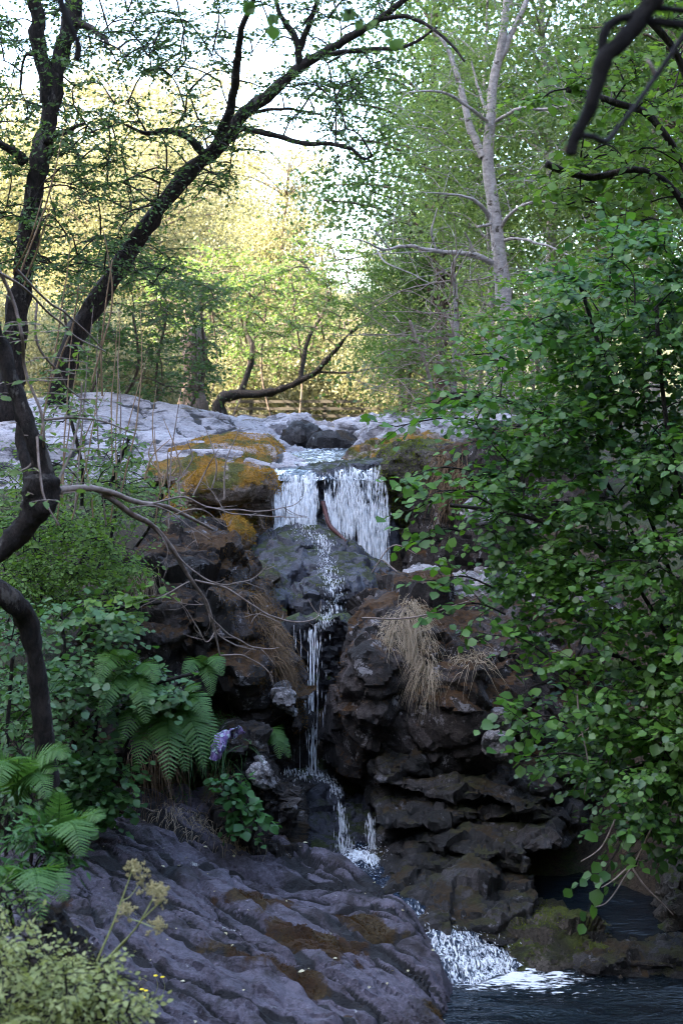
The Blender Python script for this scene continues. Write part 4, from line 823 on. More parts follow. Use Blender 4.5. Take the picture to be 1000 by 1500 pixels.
tube_obj('trunk', [np.array(st)-[0, 0, .3]]+Pp([(286,580,40), (283,545,40), (287,505,40), (283,485,40)]), [.42,.32,.3,.34,.25], BARK_B, th, 10, .5, 30); tube_obj('sunlit_strip', Pp([(262,604,39.5), (272,570,39.6), (287,535,39.7), (292,520,39.8)]), [.1,.09,.07,.04], CANE, th)  # the pale tube stands in for sunlight on the trunk's left side

# pale ash on the right
th = thing('tree', 'pale grey barked tree with dark scars and bare side branches', 'tree', P(742, 640, 21))
ash = Pp([(744,640,21), (740,520,21), (738,440,21), (730,370,21), (722,300,21), (714,235,21), (718,180,21), (722,120,21), (735,60,21), (745,-30,21)])
T = Tubes(); T.add(cr(ash, 60), [.13, .125, .12, .105, .095, .085, .075, .065, .06, .05], 12, .12); T.build('trunk', BARK_G, th)
l4 = [([(720,385,21), (690,372,20.8), (640,368,20.6), (600,360,20.3), (560,365,20), (530,352,19.7), (505,350,19.5)], [.05,.042,.034,.026,.018,.010,.004]), ([(718,320,21), (700,298,20.8), (670,285,20.6), (620,282,20.4)], [.04,.03,.015,.005]), ([(708,230,21), (690,190,21.1), (672,120,21.2), (655,70,21.3), (630,40,21.4)], [.07,.06,.045,.03,.02]),
      ([(716,180,21), (690,160,20.7), (650,135,20.5), (600,135,20.3)], [.03,.025,.012]), ([(722,180,21), (760,160,20.7), (800,160,20.5), (830,155,20.3)], [.03,.025,.012]), ([(730,340,21), (750,310,20.7), (790,295,20.4), (840,305,20.2)], [.03,.022,.01]), ([(735,352,21), (760,350,20.7), (800,360,20.4), (840,378,20.2)], [.028,.02,.012]),
      ([(722,105,21), (745,60,21), (770,0,21), (780,-30,21)], [.05,.04,.03]), ([(715,170,21), (700,130,21.2), (690,90,21.3)], [.03,.02,.012]), ([(640,368,20.6), (632,340,20.5), (640,305,20.4)], [.02,.016,.008]), ([(692,372,20.8), (688,355,20.7), (680,340,20.6)], [.02,.016,.012]), ([(722,328,21), (710,330,20.8), (700,332,20.7)], [.024,.022,.02]),
      ([(552,366,19.9), (565,385,19.7), (600,400,19.5), (640,420,19.4)], [.014,.010,.004]), ([(570,364,20), (545,335,19.8), (535,325,19.7)], [.012,.008,.003])]
for p, r in l4: tube_obj('limb', Pp(p), r, BARK_G, th, 7, .15, 22)
cluster_plant(th, [ash[4:]]+[Pp(p) for p, r in l4[2:9]], .008, [(560,120),(620,20),(680,-50),(860,-50),(860,120),(820,260),(740,300),(660,270),(600,230),(545,200)], (19.6, 22.4), 120, 4, 10, .085, .5, NARROW1, ASH, BARK_G, 0, brad=.009, stem_name='shoot', flat=.7)
cluster_plant(th, [Pp([(545,372,19.8), (640,368,20.6)]), Pp(l4[1][0]), Pp(l4[5][0])], .008, [(545,260),(660,230),(860,260),(880,420),(760,440),(690,420),(560,430),(530,320)], (20.5, 23), 70, 4, 10, .085, .5, NARROW1, ASH, BARK_G, 0, brad=.008, stem_name='shoot', flat=.7)
# sapling and the bare thicket round it
th = thing('sapling', 'thin pale birch sapling standing in bare grey twigs', 'sapling', P(664, 645, 17.5))
sp = Pp([(664,645,17.5), (664,560,17.5), (668,480,17.5), (666,420,17.5), (662,390,17.5), (676,365,17.4)]); T = Tubes(); T.add(cr(sp, 30), [.045,.04,.035,.028,.018,.01], 8, .15); T.build('trunk', BARK_G, th)
T = Tubes()
for i in range(70):
    a = P(664+rng.normal()*6, rng.uniform(410, 640), 17.5); d = unit([rng.uniform(-1, .7), rng.uniform(-.8, .5), rng.uniform(-.15, .6)]); l = rng.uniform(.4, 1.5)
    p = cr([a, a+d*l*.5+rng.normal(size=3)*.08, a+d*l+np.array([0, 0, -.12*l])+rng.normal(size=3)*.12], 9); T.add(p, [.009, .003], 4)
    for j in range(4):
        b = p[rng.integers(2, 8)]; e = unit(d+rng.normal(size=3)*.7); T.add(cr([b, b+e*.2+rng.normal(size=3)*.03, b+e*.45], 5), [.004, .0015], 3)
T.build('twigs', TWIG, th, kind='stuff')
th = thing('shrub', 'light green shrub with yellowish leaves around the birch sapling', 'shrub', P(700, 640, 17))
cluster_plant(th, [Pp([(640+50*i,645,17), (630+50*i,560,17), (600+60*i,470,17)]) for i in range(5)], .02, [(540,560),(560,450),(640,420),(720,440),(760,480),(860,400),(880,640),(640,650),(560,620)], (16, 19), 100, 5, 9, .07, .4, SMALL, SHRUBL, TWIG, 0, flat=.8)

# ------------------------------------------------------------------ hazels on the right bank
th = thing('hazel_bush', 'large dense green hazel bush overhanging the pool and the brown boulder', 'bush', P(1010, 1150, 8.0))
hs = [Pp([(1060,1180,8.2), (1000,900,7.9), (930,700,7.6), (880,520,7.5), (850,420,7.5)]), Pp([(1070,1180,8), (1000,980,7.6), (900,820,7.4), (780,760,7.5), (660,740,7.8)]), Pp([(1080,1180,7.8), (1010,1050,7.4), (900,960,7.2), (800,980,7.3)]), Pp([(1090,1180,7.6), (1040,900,7.0), (980,650,6.8), (960,450,6.8)]),
      Pp([(1070,1180,7.9), (960,860,7.7), (840,640,7.9), (700,580,8.3), (640,600,8.5)]), Pp([(1080,1180,7.6), (1020,1120,7.2), (950,1120,7.0), (880,1140,7.0)])]
hp = [(1130,330),(900,325),(850,380),(790,420),(760,470),(730,520),(690,560),(680,600),(710,640),(700,690),(710,760),(690,800),(700,850),(750,900),(790,950),(810,1000),(790,1060),(810,1110),(890,1160),(950,1240),(1130,1250)]
cluster_plant(th, hs, .011, hp, lambda x, y: 7.9-1.2*np.clip((x-640)/400, 0, 1)+rng.uniform(-.35, .9), 440, 7, 8, .053, .28, ROUND, HAZEL, BARK_D, 300, brad=.0065, flat=.45, prefer=(-.35, -.6, .05))
# loose sprays at its edge
T = Tubes(); L = []
for a, b, Y in [((700,580),(640,590),8.0), ((690,690),(600,700),7.9), ((700,720),(610,745),7.8), ((720,740),(640,720),7.7), ((720,860),(640,850),7.6), ((740,900),(660,890),7.5), ((800,1000),(750,1040),7.2), ((830,1060),(770,1060),7.1), ((880,1120),(780,1110),7.0), ((720,620),(580,625),8.2), ((950,1180),(880,1290),6.9), ((960,1200),(930,1270),6.9), ((800,960),(720,930),7.3), ((760,540),(690,520),7.9), ((680,780),(620,790),7.8)]:
    a3, b3 = P(*a, Y), P(*b, Y-.1); p = cr([a3, (a3+b3)/2+[0, 0, .04], b3], 8); T.add(p, [.006, .003], 4)
    for i in range(6): spray(T, L, p[2+i], unit(b3-a3)+rng.normal(size=3)*.5, .2, 5, .07, .0025, flat=.45)
T.build('twigs', BARK_D, th, kind='stuff'); put_leaves(th, L, ROUND, HAZEL)
for p in [[(970,1180,6.9),(945,1230,6.8),(925,1270,6.75),(890,1320,6.7),(872,1328,6.7)], [(930,1260,6.8),(905,1285,6.7),(880,1300,6.7)], [(925,1270,6.75),(945,1300,6.7),(985,1340,6.7)], [(905,1190,6.9),(880,1240,6.8),(850,1262,6.8)], [(845,1010,7),(848,1060,6.95),(860,1120,6.9),(855,1165,6.9)], [(870,1030,7),(872,1055,7),(845,1080,6.95)]]:
    tube_obj('branch', Pp(p), [.005,.004,.002], TWIG, th, 5)

HZ = th
for k, (dx, dy, dz, rz, lab) in enumerate([(1.5, .5, .35, .9, 'hazel bush growing on the earth bank next to the one over the pool'), (1.2, 2.9, .9, 2.1, 'hazel bush high on the bank behind the one over the pool'), (2.9, 1.6, 1.3, 4.0, 'hazel bush at the top of the earth bank above the pool')]):
    r = HZ.copy(); C.objects.link(r); r.location = HZ.location+Vector((dx, dy, dz)); r.rotation_euler = (0, 0, rz); r['label'] = lab
    for ch in list(HZ.children):
        if not ch.name.startswith('leaf'): c = ch.copy(); C.objects.link(c); c.parent = r
th = thing('tree', 'yellow green leaved hazel tree hanging in above the large hazel bush', 'tree', P(1060, 640, 10.5))
h2 = [Pp([(1060,640,10.5), (1040,450,10.5), (1000,300,10.4), (940,250,10.3), (860,260,10.2), (800,240,10.1)]), Pp([(1060,560,10.4), (1020,300,10.2), (960,180,10), (900,150,9.9), (830,130,9.8)]), Pp([(1050,400,10.3), (1030,200,10), (990,80,9.9), (940,20,9.8)])]
cluster_plant(th, h2, .025, [(800,260),(780,150),(810,90),(900,60),(950,-50),(1060,-50),(1060,400),(960,360),(880,340),(800,330)], (9.3, 11.6), 75, 5, 7, .078, .32, ROUND, LIME, BARK_D, 120, brad=.010, flat=.5)
th = thing('shrub', 'bright young ash shrub lit from above behind the hazel bush', 'shrub', P(820, 660, 12))
cluster_plant(th, [Pp([(800+50*i,680,12), (790+50*i,560,12), (770+60*i,430,12)]) for i in range(4)], .018, [(690,480),(740,400),(800,390),(900,350),(960,420),(900,620),(760,640),(700,580)], (11, 13.2), 80, 5, 9, .075, .35, SMALL, LIME, TWIG, 0, flat=.6)

# ------------------------------------------------------------------ left bank
th = thing('tree', 'gnarled mossy little tree with a knotted elbow at the left bank', 'tree', P(72, 1135, 6.2))
g1 = Pp([(74,1150,6.2), (66,1080,6.15), (58,1010,6.1), (48,950,6.05), (38,905,6.0), (12,875,5.9), (-25,850,5.85), (-20,820,5.85), (10,800,5.85), (40,765,5.85), (62,735,5.85), (64,700,5.85)])
T = Tubes(); T.add(cr(g1, 80), [.042,.042,.04,.04,.046,.05,.045,.045,.045,.05,.075,.07], 12, .45); T.build('trunk', BARK_D, th)
tube_obj('limb', Pp([(70,730,5.85), (55,660,5.85), (35,600,5.85), (15,545,5.85), (-5,490,5.85), (-30,430,5.8)]), [.05,.036,.032,.03,.03,.028], BARK_D, th, 10, .35, 40)
tube_obj('limb', Pp([(60,740,5.9), (42,690,6.0), (30,640,6.05), (18,580,6.1), (5,530,6.1)]), [.05,.026,.024,.022,.02], BARK_D, th, 10, .35, 30)
tube_obj('limb', Pp([(75,722,5.85), (110,716,5.95), (160,722,6.1), (220,735,6.3), (270,755,6.5), (312,776,6.7)]), [.024,.016,.013,.011,.009,.006], TWIG, th, 8, .25, 40)
LB = tube_obj('limb', Pp([(150,722,6.1), (185,745,6.2), (225,772,6.4), (255,808,6.5), (282,850,6.6), (305,885,6.7), (315,925,6.75), (322,960,6.8)]), [.014,.014,.012,.011,.009,.007,.005,.004], TWIG, th, 8, .25, 40)
for p, r in [([(255,808,6.5),(285,838,6.55),(325,855,6.6),(368,848,6.7),(390,830,6.7)], .006), ([(285,850,6.6),(330,862,6.7),(385,895,6.8),(430,912,6.9),(464,905,6.95),(470,880,6.95)], .007), ([(295,868,6.6),(310,905,6.7),(345,935,6.8),(385,950,6.9),(410,948,6.9)], .006), ([(305,885,6.7),(320,930,6.75),(345,945,6.8),(375,952,6.8)], .005),
             ([(225,737,6.3),(265,728,6.4),(300,740,6.5),(340,752,6.6),(390,757,6.7),(450,757,6.8)], .006), ([(300,742,6.5),(335,747,6.6),(385,748,6.7),(425,742,6.8),(443,730,6.8)], .005), ([(265,728,6.4),(262,705,6.4),(275,690,6.4)], .005), ([(240,760,6.4),(290,745,6.4),(330,770,6.5),(340,760,6.5)], .004), ([(330,755,6.6),(315,725,6.6),(295,705,6.6)], .004),
             ([(322,960,6.8),(355,960,6.85),(385,978,6.9),(400,992,6.9)], .005), ([(315,925,6.75),(300,940,6.7),(275,895,6.7),(262,882,6.7)], .004), ([(225,772,6.4),(245,800,6.4),(240,830,6.4)], .004), ([(282,850,6.6),(235,875,6.5),(215,885,6.5)], .004), ([(410,912,6.9),(380,900,6.9),(350,905,6.9)], .003),
             ([(190,745,6.2),(230,742,6.3),(275,770,6.4),(290,800,6.4)], .005), ([(380,757,6.7),(385,768,6.7),(388,775,6.7)], .003), ([(305,885,6.7),(270,885,6.7),(258,870,6.7)], .003)]:
    T = Tubes(); pp = cr(Pp(p), 26); q = pp*9+r*900; pp = pp+.012*np.stack([perlin(q), perlin(q+7), perlin(q+15)], 1)*np.sin(np.linspace(0, math.pi, 26))[:, None]; T.add(pp, [r*.8, r*.6, r*.3], 5)
    for j in range(5):
        i = rng.integers(4, 24); e = unit(unit(pp[i+1]-pp[i])+rng.normal(size=3)*.7); l = rng.uniform(.03, .13); T.add(cr([pp[i], pp[i]+e*l*.5+rng.normal(size=3)*.008, pp[i]+e*l+rng.normal(size=3)*.012], 6), [r*.35, r*.15], 4)
    T.build('twig', TWIG, LB)
tube_obj('twig', Pp([(-10,380,5.6),(20,440,5.7),(32,490,5.7),(38,540,5.8),(60,600,5.8),(65,640,5.8),(62,660,5.85)]), [.008,.007,.007,.006,.005], TWIG, th, 6, .2)
for p in [[(0,400,5.6),(40,425,5.8),(80,465,6),(115,495,6.2),(155,515,6.4)], [(25,395,5.7),(70,440,5.9),(110,470,6.2),(150,510,6.5)], [(55,440,6),(55,505,6),(85,545,6.1),(100,570,6.2),(130,590,6.3)], [(65,615,5.85),(110,612,6),(150,618,6.2),(200,635,6.4)], [(60,650,5.85),(45,680,5.85),(30,690,5.8)], [(85,705,5.9),(105,660,6),(118,610,6.1),(120,560,6.1)], [(55,640,5.8),(62,720,5.7),(88,770,5.7)]]:
    tube_obj('twig', Pp(p), [.006,.005,.003], TWIG, th, 5)
T = Tubes(); L = []
for i in range(60):
    q = (rng.uniform(-20, 120), rng.uniform(430, 760)); a = P(q[0], q[1], 5.9+rng.normal()*.15); spray(T, L, a, [rng.normal(), rng.normal()*.6, .1], .18, 5, .045, .0025)
T.build('twigs', TWIG, th, kind='stuff'); put_leaves(th, L, OVAL, SHRUBL, 60)

def bank_shrub(label, stems, poly, Yr, n, ns, nl, size, slen, tm, lm, nparts, cat='shrub', name='shrub', **kw):
    b = stems[0][0]; th = thing(name, label, cat, P(*b)); return cluster_plant(th, [Pp(s) for s in stems], .010, poly, Yr, n, ns, nl, size, slen, tm, lm, BARK_D, nparts, brad=.006, **kw)
bank_shrub('round leaved hazel shrub spreading over the bank beside the gnarled trunk', [[(130,1180,8.0),(140,1080,7.7),(150,950,7.6)], [(150,1180,8.0),(200,1060,7.6),(260,1000,7.5)], [(120,1180,8),(100,1000,7.6),(90,900,7.6)]],
           [(80,890),(160,880),(200,910),(170,960),(220,990),(210,1050),(180,1100),(190,1180),(100,1190),(60,1000)], (7.2, 7.9), 70, 5, 7, .052, .24, ROUND, HAZEL2, 220, flat=.35)
bank_shrub('small leaved light green bush on top of the left bank', [[(60,900,8.8),(60,820,8.6),(40,770,8.5)], [(100,900,8.8),(120,820,8.7),(150,780,8.7)]], [(-20,760),(60,745),(170,760),(200,830),(170,880),(90,900),(-20,900)], (7.9, 9.3), 190, 6, 9, .036, .24, OVAL, LIME, 0, flat=.6)
bank_shrub('dense leafy bramble behind the gnarled trunk', [[(10,1300,7.0),(10,1100,7.0),(20,950,7)], [(40,1300,7),(50,1200,6.9),(30,1100,6.8)]], [(-30,880),(60,890),(90,1000),(60,1090),(80,1160),(20,1200),(-30,1200)], (6.5, 7.8), 70, 5, 8, .05, .24, OVAL, HAZEL2, 60, flat=.5)
bank_shrub('sparse leafy sapling before the pale shelf beside the knotted elbow', [[(120,740,8.3),(120,680,8.2),(100,600,8.2)], [(150,740,8.3),(170,690,8.2),(190,640,8.1)]], [(60,560),(130,600),(210,640),(220,720),(140,745),(30,740),(20,640)], (7.7, 8.7), 40, 4, 7, .042, .22, OVAL, SHRUBL, 40, flat=.5)
bank_shrub('leafy twigs rooted above the left rock face', [[(200,800,9.2),(220,770,9.1),(240,720,9)], [(160,800,9),(170,740,9),(160,690,9)]], [(120,680),(220,670),(260,720),(240,780),(150,800),(100,760)], (8.5, 9.4), 30, 4, 7, .04, .22, OVAL, SHRUBL, 0, flat=.5)
bank_shrub('single horizontal hazel spray reaching over the left rock face', [[(130,905,7.6),(180,890,7.5),(236,882,7.4)]], [(135,880),(236,872),(238,892),(140,905)], (7.35, 7.55), 12, 2, 5, .05, .12, ROUND, LIME, 40, flat=.3)
bank_shrub('long hazel spray hanging over the ferns on the left bank', [[(160,1060,7.7),(210,1010,7.5),(290,985,7.4)]], [(170,1010),(250,985),(300,975),(300,1010),(240,1030),(180,1050)], (7.2, 7.6), 16, 3, 6, .05, .16, ROUND, HAZEL2, 60, flat=.3)
bank_shrub('creeping leafy shrub spilling onto the top of the slab', [[(120,1200,7.8),(150,1180,7.6),(180,1190,7.5)]], [(70,1120),(150,1130),(195,1175),(190,1200),(120,1205),(60,1190)], (7.3, 7.8), 26, 4, 6, .058, .18, ROUND, HERB, 80, flat=.3)

bank_shrub('low green scrub in front of the pale shelf beside the knotted elbow', [[(60,735,10.5),(70,715,10.4),(60,700,10.3)], [(150,735,10.5),(160,715,10.4),(170,700,10.3)]], [(-30,680),(120,690),(215,700),(215,760),(100,770),(-30,770)], (9.8, 11.6), 70, 5, 8, .042, .26, OVAL, SHRUBL, 0, flat=.6)
PINNA = leaf_template([.10,.05,.115,.055,.105,.05,.09,.04,.065,.03], .15, .25)
def fern(label, px, py, Y, fr, mat_=FERN, lift=True):
    """fr: list of (tip px, tip py, tip Y, arch)"""
    b = P(px, py, Y); th = thing('fern', label, 'fern', b)
    for tx, ty, tY, arch in fr:
        e = P(tx, ty, tY); v = e-b; l = np.linalg.norm(v); p = cr([b, b+v*.35+[0, 0, arch*l], b+v*.75+[0, 0, arch*l*.8], e], 34)
        T = Tubes(); T.add(p, [.004, .001], 4); tg = np.gradient(p, axis=0); tg /= np.linalg.norm(tg, axis=1, keepdims=True)
        vw = unit(-b); up = unit(np.array([0, 0, 1])+.8*vw); side = np.cross(tg, up); side /= np.linalg.norm(side, axis=1, keepdims=True)
        pos, dr, nn, sc = [], [], [], []
        for i in range(5, 33):
            f = (i-5)/28; s_ = l*.30*(1-f)**.8*min(1, .55+f*2.5)+.006
            for sg in (-1, 1): pos.append(p[i]); dr.append(unit(side[i]*sg+tg[i]*.45+np.array([0, 0, -.12])+rng.normal(size=3)*.05)); nn.append(np.cross(side[i], tg[i])+rng.normal(size=3)*.12); sc.append(s_)
        V, Q = instances(PINNA, np.array(pos), frames(dr, np.array(nn)), np.array(sc))
        Vt = np.concatenate(T.V); Qt = np.concatenate(T.Q); tri = np.concatenate([Qt[:, [0, 1, 2]], Qt[Qt[:, 2] != Qt[:, 3]][:, [0, 2, 3]]])
        obj('frond', np.concatenate([V, Vt]), np.concatenate([Q, tri+len(V)]), mat_, th)
fern('large fern with arching fronds on the bank above the slab', 245, 1072, 7.7, [(200,1125,7.2,.25),(272,1130,7.2,.3),(235,1025,7.3,.3),(305,1055,7.3,.3),(200,1045,7.2,.35),(288,1010,7.4,.2),(248,1142,7.1,.3),(318,1100,7.3,.3),(180,1085,7.2,.3),(300,1125,7.2,.35)])
fern('small fern in the crevice beside the narrow fall', 392, 1088, 8.9, [(424,1110,8.7,.3),(380,1110,8.7,.25),(410,1112,8.6,.4),(405,1082,8.7,.3),(420,1095,8.8,.4)])
fern('upright fern standing beside the foreground slab', 85, 1262, 5.6, [(88,1160,5.5,.05),(150,1200,5.4,.2),(135,1225,5.3,.15),(40,1190,5.4,.2),(30,1230,5.3,.25),(120,1255,5.2,.3)])
fern('fern growing against the foot of the gnarled tree', 25, 1180, 5.9, [(80,1130,5.7,.2),(-20,1100,5.8,.2),(30,1110,5.6,.15),(70,1170,5.6,.3),(100,1110,5.7,.25),(0,1150,5.5,.3)])
fern('fern hanging from the rock face above the large fern', 300, 985, 8.6, [(296,960,8.4,.1),(270,1000,8.3,.3),(310,1020,8.3,.3),(325,990,8.3,.3)])
fern('slender fern hanging in the shade under the hazel bush', 850, 1090, 8.3, [(840,1140,8.1,.2),(860,1135,8.1,.2),(830,1110,8.1,.3)])

fern('fern drooping from the bank beside the round leaved hazel shrub', 190, 1010, 7.5, [(150,1050,7.1,.3),(215,1060,7.1,.3),(180,960,7.2,.25),(230,1000,7.2,.3),(145,1000,7.1,.35)])
fern('low fern at the corner between the pale bush and the slab', 40, 1330, 5.2, [(0,1280,5,.2),(70,1285,5,.2),(95,1320,4.9,.3),(20,1270,5,.15),(-20,1330,4.9,.3),(60,1350,4.8,.35)])
bank_shrub('lobed leaf herb clump at the foot of the broken outcrop', [[(360,1238,8.1),(350,1190,8.0),(345,1140,8.0)], [(365,1238,8.1),(375,1210,7.95),(380,1200,7.95)]], [(330,1130),(360,1135),(372,1180),(392,1205),(390,1228),(350,1225),(335,1180)], (7.85, 8.15), 26, 3, 3, .062, .10, ROUND, HERB, 90, cat='plant', name='herb', flat=.5)
bank_shrub('dark strap leaved plant under the upright fern', [[(65,1300,5.6),(70,1270,5.5),(75,1240,5.5)]], [(30,1200),(100,1210),(105,1270),(60,1300),(25,1280)], (5.3, 5.7), 26, 3, 6, .055, .14, NARROW, HERB, 40, cat='plant', name='herb', flat=.8)

# foreground knoll, lower left
rock('boulder', 'blurred mossy knoll under the pale yellow green bush', 'rock', [(-80,1560),(-70,1420),(0,1420),(60,1440),(120,1465),(160,1495),(180,1530),(190,1560)], 4.5, 4.35, 4.72, BROWN, r=.08, h=.02, big=.02, mid=.02, ridge=.01)
rock('boulder', 'dark angular stone with pale lichen blotches beside the pale bush', 'stone', [(48,1405),(52,1345),(66,1325),(85,1335),(112,1370),(140,1400),(130,1425)], 5.0, 4.92, 5.14, DARK, r=.03, h=.011, big=.01, mid=.01, facet=.03, fo=5)
bank_shrub('blurred pale yellow green bush in front of the hogweed and the slab', [[(60,1540,4.4),(60,1440,4.2),(40,1390,4.2)], [(120,1540,4.4),(140,1440,4.2),(150,1420,4.1)], [(10,1540,4.4),(-10,1420,4.3),(0,1380,4.3)]], [(-30,1350),(30,1360),(100,1395),(150,1400),(200,1440),(205,1520),(-30,1530)], (3.85, 4.45), 150, 5, 7, .024, .11, OVAL, PALEB, 200, cat='bush', name='bush', flat=.6)
bank_shrub('fine leaved plant between the upright fern and the pale bush', [[(20,1360,5.0),(10,1320,4.9),(0,1300,4.9)]], [(-20,1290),(40,1300),(60,1330),(20,1370),(-20,1370)], (4.7, 5.0), 22, 3, 6, .022, .10, OVAL, SHRUBL, 30, cat='plant', name='herb', flat=.5)
# hogweed gone to seed
SEED = plain_mat('seed head', (.30,.26,.12), (.46,.40,.20), 60, .9, .3); STALK = plain_mat('green stalk', (.26,.30,.10), (.36,.38,.15), 20, .6, .1)
th = thing('hogweed', 'tall hogweed stalks with brownish seed heads in front of the slab', 'plant', P(135, 1420, 4.5))
for st_, r in [([(135,1425,4.5),(165,1355,4.5),(182,1310,4.5),(195,1272,4.5)], .004), ([(140,1425,4.5),(175,1385,4.5),(205,1350,4.45),(228,1310,4.45)], .004), ([(150,1425,4.5),(185,1375,4.5),(210,1345,4.45),(240,1318,4.4)], .0035), ([(178,1320,4.5),(192,1310,4.5),(206,1290,4.5)], .002), ([(205,1350,4.45),(190,1345,4.45),(180,1338,4.4)], .002), ([(205,1350,4.45),(225,1358,4.4),(230,1358,4.4)], .002)]:
    SK = tube_obj('stalk', Pp(st_), [r, r*.5], STALK, th, 6)
    tip = P(*st_[-1]); 
    for q in range(2):
        T = Tubes(); cc = tip+rng.normal(size=3)*.01
        for i in range(12):
            e = cc+unit(rng.normal(size=3)+[0, 0, .9])*rng.uniform(.015, .035); T.add(np.linspace(cc, e, 4), [.0008, .0008], 3); u = rvec(10)*.006+e
            for w_ in u[:7]: T.add(np.array([w_-[0, 0, .003], w_, w_+[0, 0, .003]]), [.001, .0026, .001], 4)
        T.build('seed_head', SEED, SK)
# buttercups
YEL = plain_mat('yellow petal', (.75,.55,.02), (.85,.65,.03), 30, .5, .1)
for px, py, Y in [(468,1430,0), (478,1432,0), (448,1450,0), (454,1452,0), (456,1480,0), (450,1462,0)]:
    px -= 240
    h = hit(px, py+26)
    if h is None: continue
    b = h[0]; th = thing('buttercup', 'tiny yellow flower on a thin stalk beside the pale bush', 'flower', b, 'yellow flowers beside the pale bush'); e = P(px, py, b[1]-.03)
    tube_obj('stalk', [b, (b+e)/2+[.01, 0, 0], e], [.0015, .001], STALK, th, 4)
    V, Q = instances(ROUND, np.tile(e, (5, 1)), frames(np.array([[math.cos(a), math.sin(a), .5] for a in np.arange(5)*1.257]), np.tile([0, -.4, 1.], (5, 1))), .011); obj('petals', V, Q, YEL, th)

# ------------------------------------------------------------------ dry grass, canes, moss fibres
def blades(name, label, roots, dirs, lens, wid, m, parent=None, droop=.6, cat='grass'):
    roots = np.asarray(roots); n = len(roots); d = np.asarray(dirs); d = d/np.linalg.norm(d, axis=1, keepdims=True); k = 5 if len(roots) < 1500 else 3; t = np.linspace(0, 1, k)
    lens = np.broadcast_to(lens, (n,)); p = roots[:, None]+d[:, None]*(lens[:, None]*t)[..., None]; p[..., 2] -= droop*(lens[:, None]*t**2)
    p += np.cumsum(rng.normal(size=(n, k, 3)), 1)*lens[:, None, None]*.03
    s = np.cross(d, rvec(n)); s /= np.linalg.norm(s, axis=1, keepdims=True)+1e-9
    wd = np.broadcast_to(wid, (n,))[:, None]*(np.array([1, .9, .75, .5, .1]) if k == 5 else np.array([1, .8, .1])); V = np.stack([p-s[:, None]*wd[..., None], p+s[:, None]*wd[..., None]], 2).reshape(-1, 3)
    base = (np.arange(n)*k*2)[:, None]; q = np.concatenate([np.stack([base+2*i, base+2*i+1, base+2*i+3, base+2*i+2], 2).reshape(-1, 4) for i in range(k-1)])
    o = obj(name, V, q, m, parent, kind='stuff')
    if label: tag(o, label, cat)
    return o
def tuft(label, spots, n, spread, ln, m, out=.35, w_=.0018, name='dry_grass'):
    R_, D_ = [], []
    for i in range(n):
        q = spots[rng.integers(len(spots))]; h = hit(q[0]+rng.normal()*spread[0], q[1]+rng.normal()*spread[1])
        if h is None: continue
        R_.append(h[0]+h[1]*.012); D_.append(unit(h[1]*(out+.3)+np.array([rng.normal()*.28, -.15, rng.normal()*.3-.3])))
    R_ = np.array(R_); o = blades(name, label, R_, np.array(D_), rng.uniform(ln*.5, ln*1.2, len(R_)), w_, m, droop=1.0)
tuft('long dry grass hanging down the face of the big brown boulder', [(600,892),(612,905),(590,910),(618,930),(575,918),(600,940),(612,960),(606,925),(620,975),(632,985),(566,935)], 1300, (6, 10), .17, STRAW, out=.3)
tuft('wisps of dry grass on the ledge right of the long hanging grass', [(690,965),(700,960),(680,970)], 160, (12, 6), .16, STRAW)
tuft('dry straw trailing down the brown nose of the left rock', [(375,875),(385,895),(395,915),(402,935),(408,955),(415,975)], 700, (7, 9), .16, BRSTRAW)
tuft('pale dry grass hanging from the top of the left bank', [(192,835),(205,840),(198,850),(215,845)], 220, (8, 5), .16, STRAW)
tuft('dry brown roots hanging under the large fern', [(215,1110),(240,1105),(265,1110),(290,1115),(315,1130),(330,1140)], 600, (14, 12), .28, BRSTRAW)
tuft('withered grass on the brown rock right of the falls', [(648,670),(655,690),(660,710),(668,690)], 420, (8, 10), .26, BRSTRAW, w_=.003)
tuft('dead grass fringe at the upper edge of the slab', [(300,1210),(330,1225),(350,1235),(280,1200),(250,1185)], 350, (14, 8), .12, STRAW)
tuft('dry grass at the lower edge of the pale bush', [(100,1480),(140,1470),(60,1480),(20,1400)], 300, (30, 15), .12, STRAW)
tuft('tuft of green grass around the large fern', [(290,1080),(310,1060),(320,1100),(270,1140)], 420, (16, 14), .2, HERB, out=.8, w_=.0022, name='green_grass')
GL_ = 'thin dry upright cane in front of the pale rock shelf'
for i in range(26):
    x = rng.choice([rng.uniform(70, 180), rng.uniform(180, 330)]); Y = rng.uniform(7.4, 8.8); b = P(x, rng.uniform(690, 780), Y); tp = P(x+rng.normal()*22+8, rng.uniform(420, 600) if x < 190 else rng.uniform(560, 680), Y); m = (b+tp)/2+rng.normal(size=3)*.03
    o = tube_obj('dry_cane', [b, m, tp], [.005, .004, .0015], CANE if i % 3 else TWIG, None, 5); tag(o, GL_, 'cane', 'dry canes on the left bank')
for i, (a, b) in enumerate([((95,185),(30,400)), ((75,300),(35,420)), ((62,290),(20,400)), ((150,330),(135,560)), ((115,420),(75,560)), ((165,380),(150,580)), ((105,350),(60,640))]):
    o = tube_obj('dry_cane', [P(*b, 7.2), (P(*a, 7)+P(*b, 7.2))/2+rng.normal(size=3)*.03, P(*a, 7)], [.005, .0045, .002], CANE, None, 5); tag(o, 'tall reddish dry cane before the upright dark tree', 'cane', 'tall canes beside the upright tree')
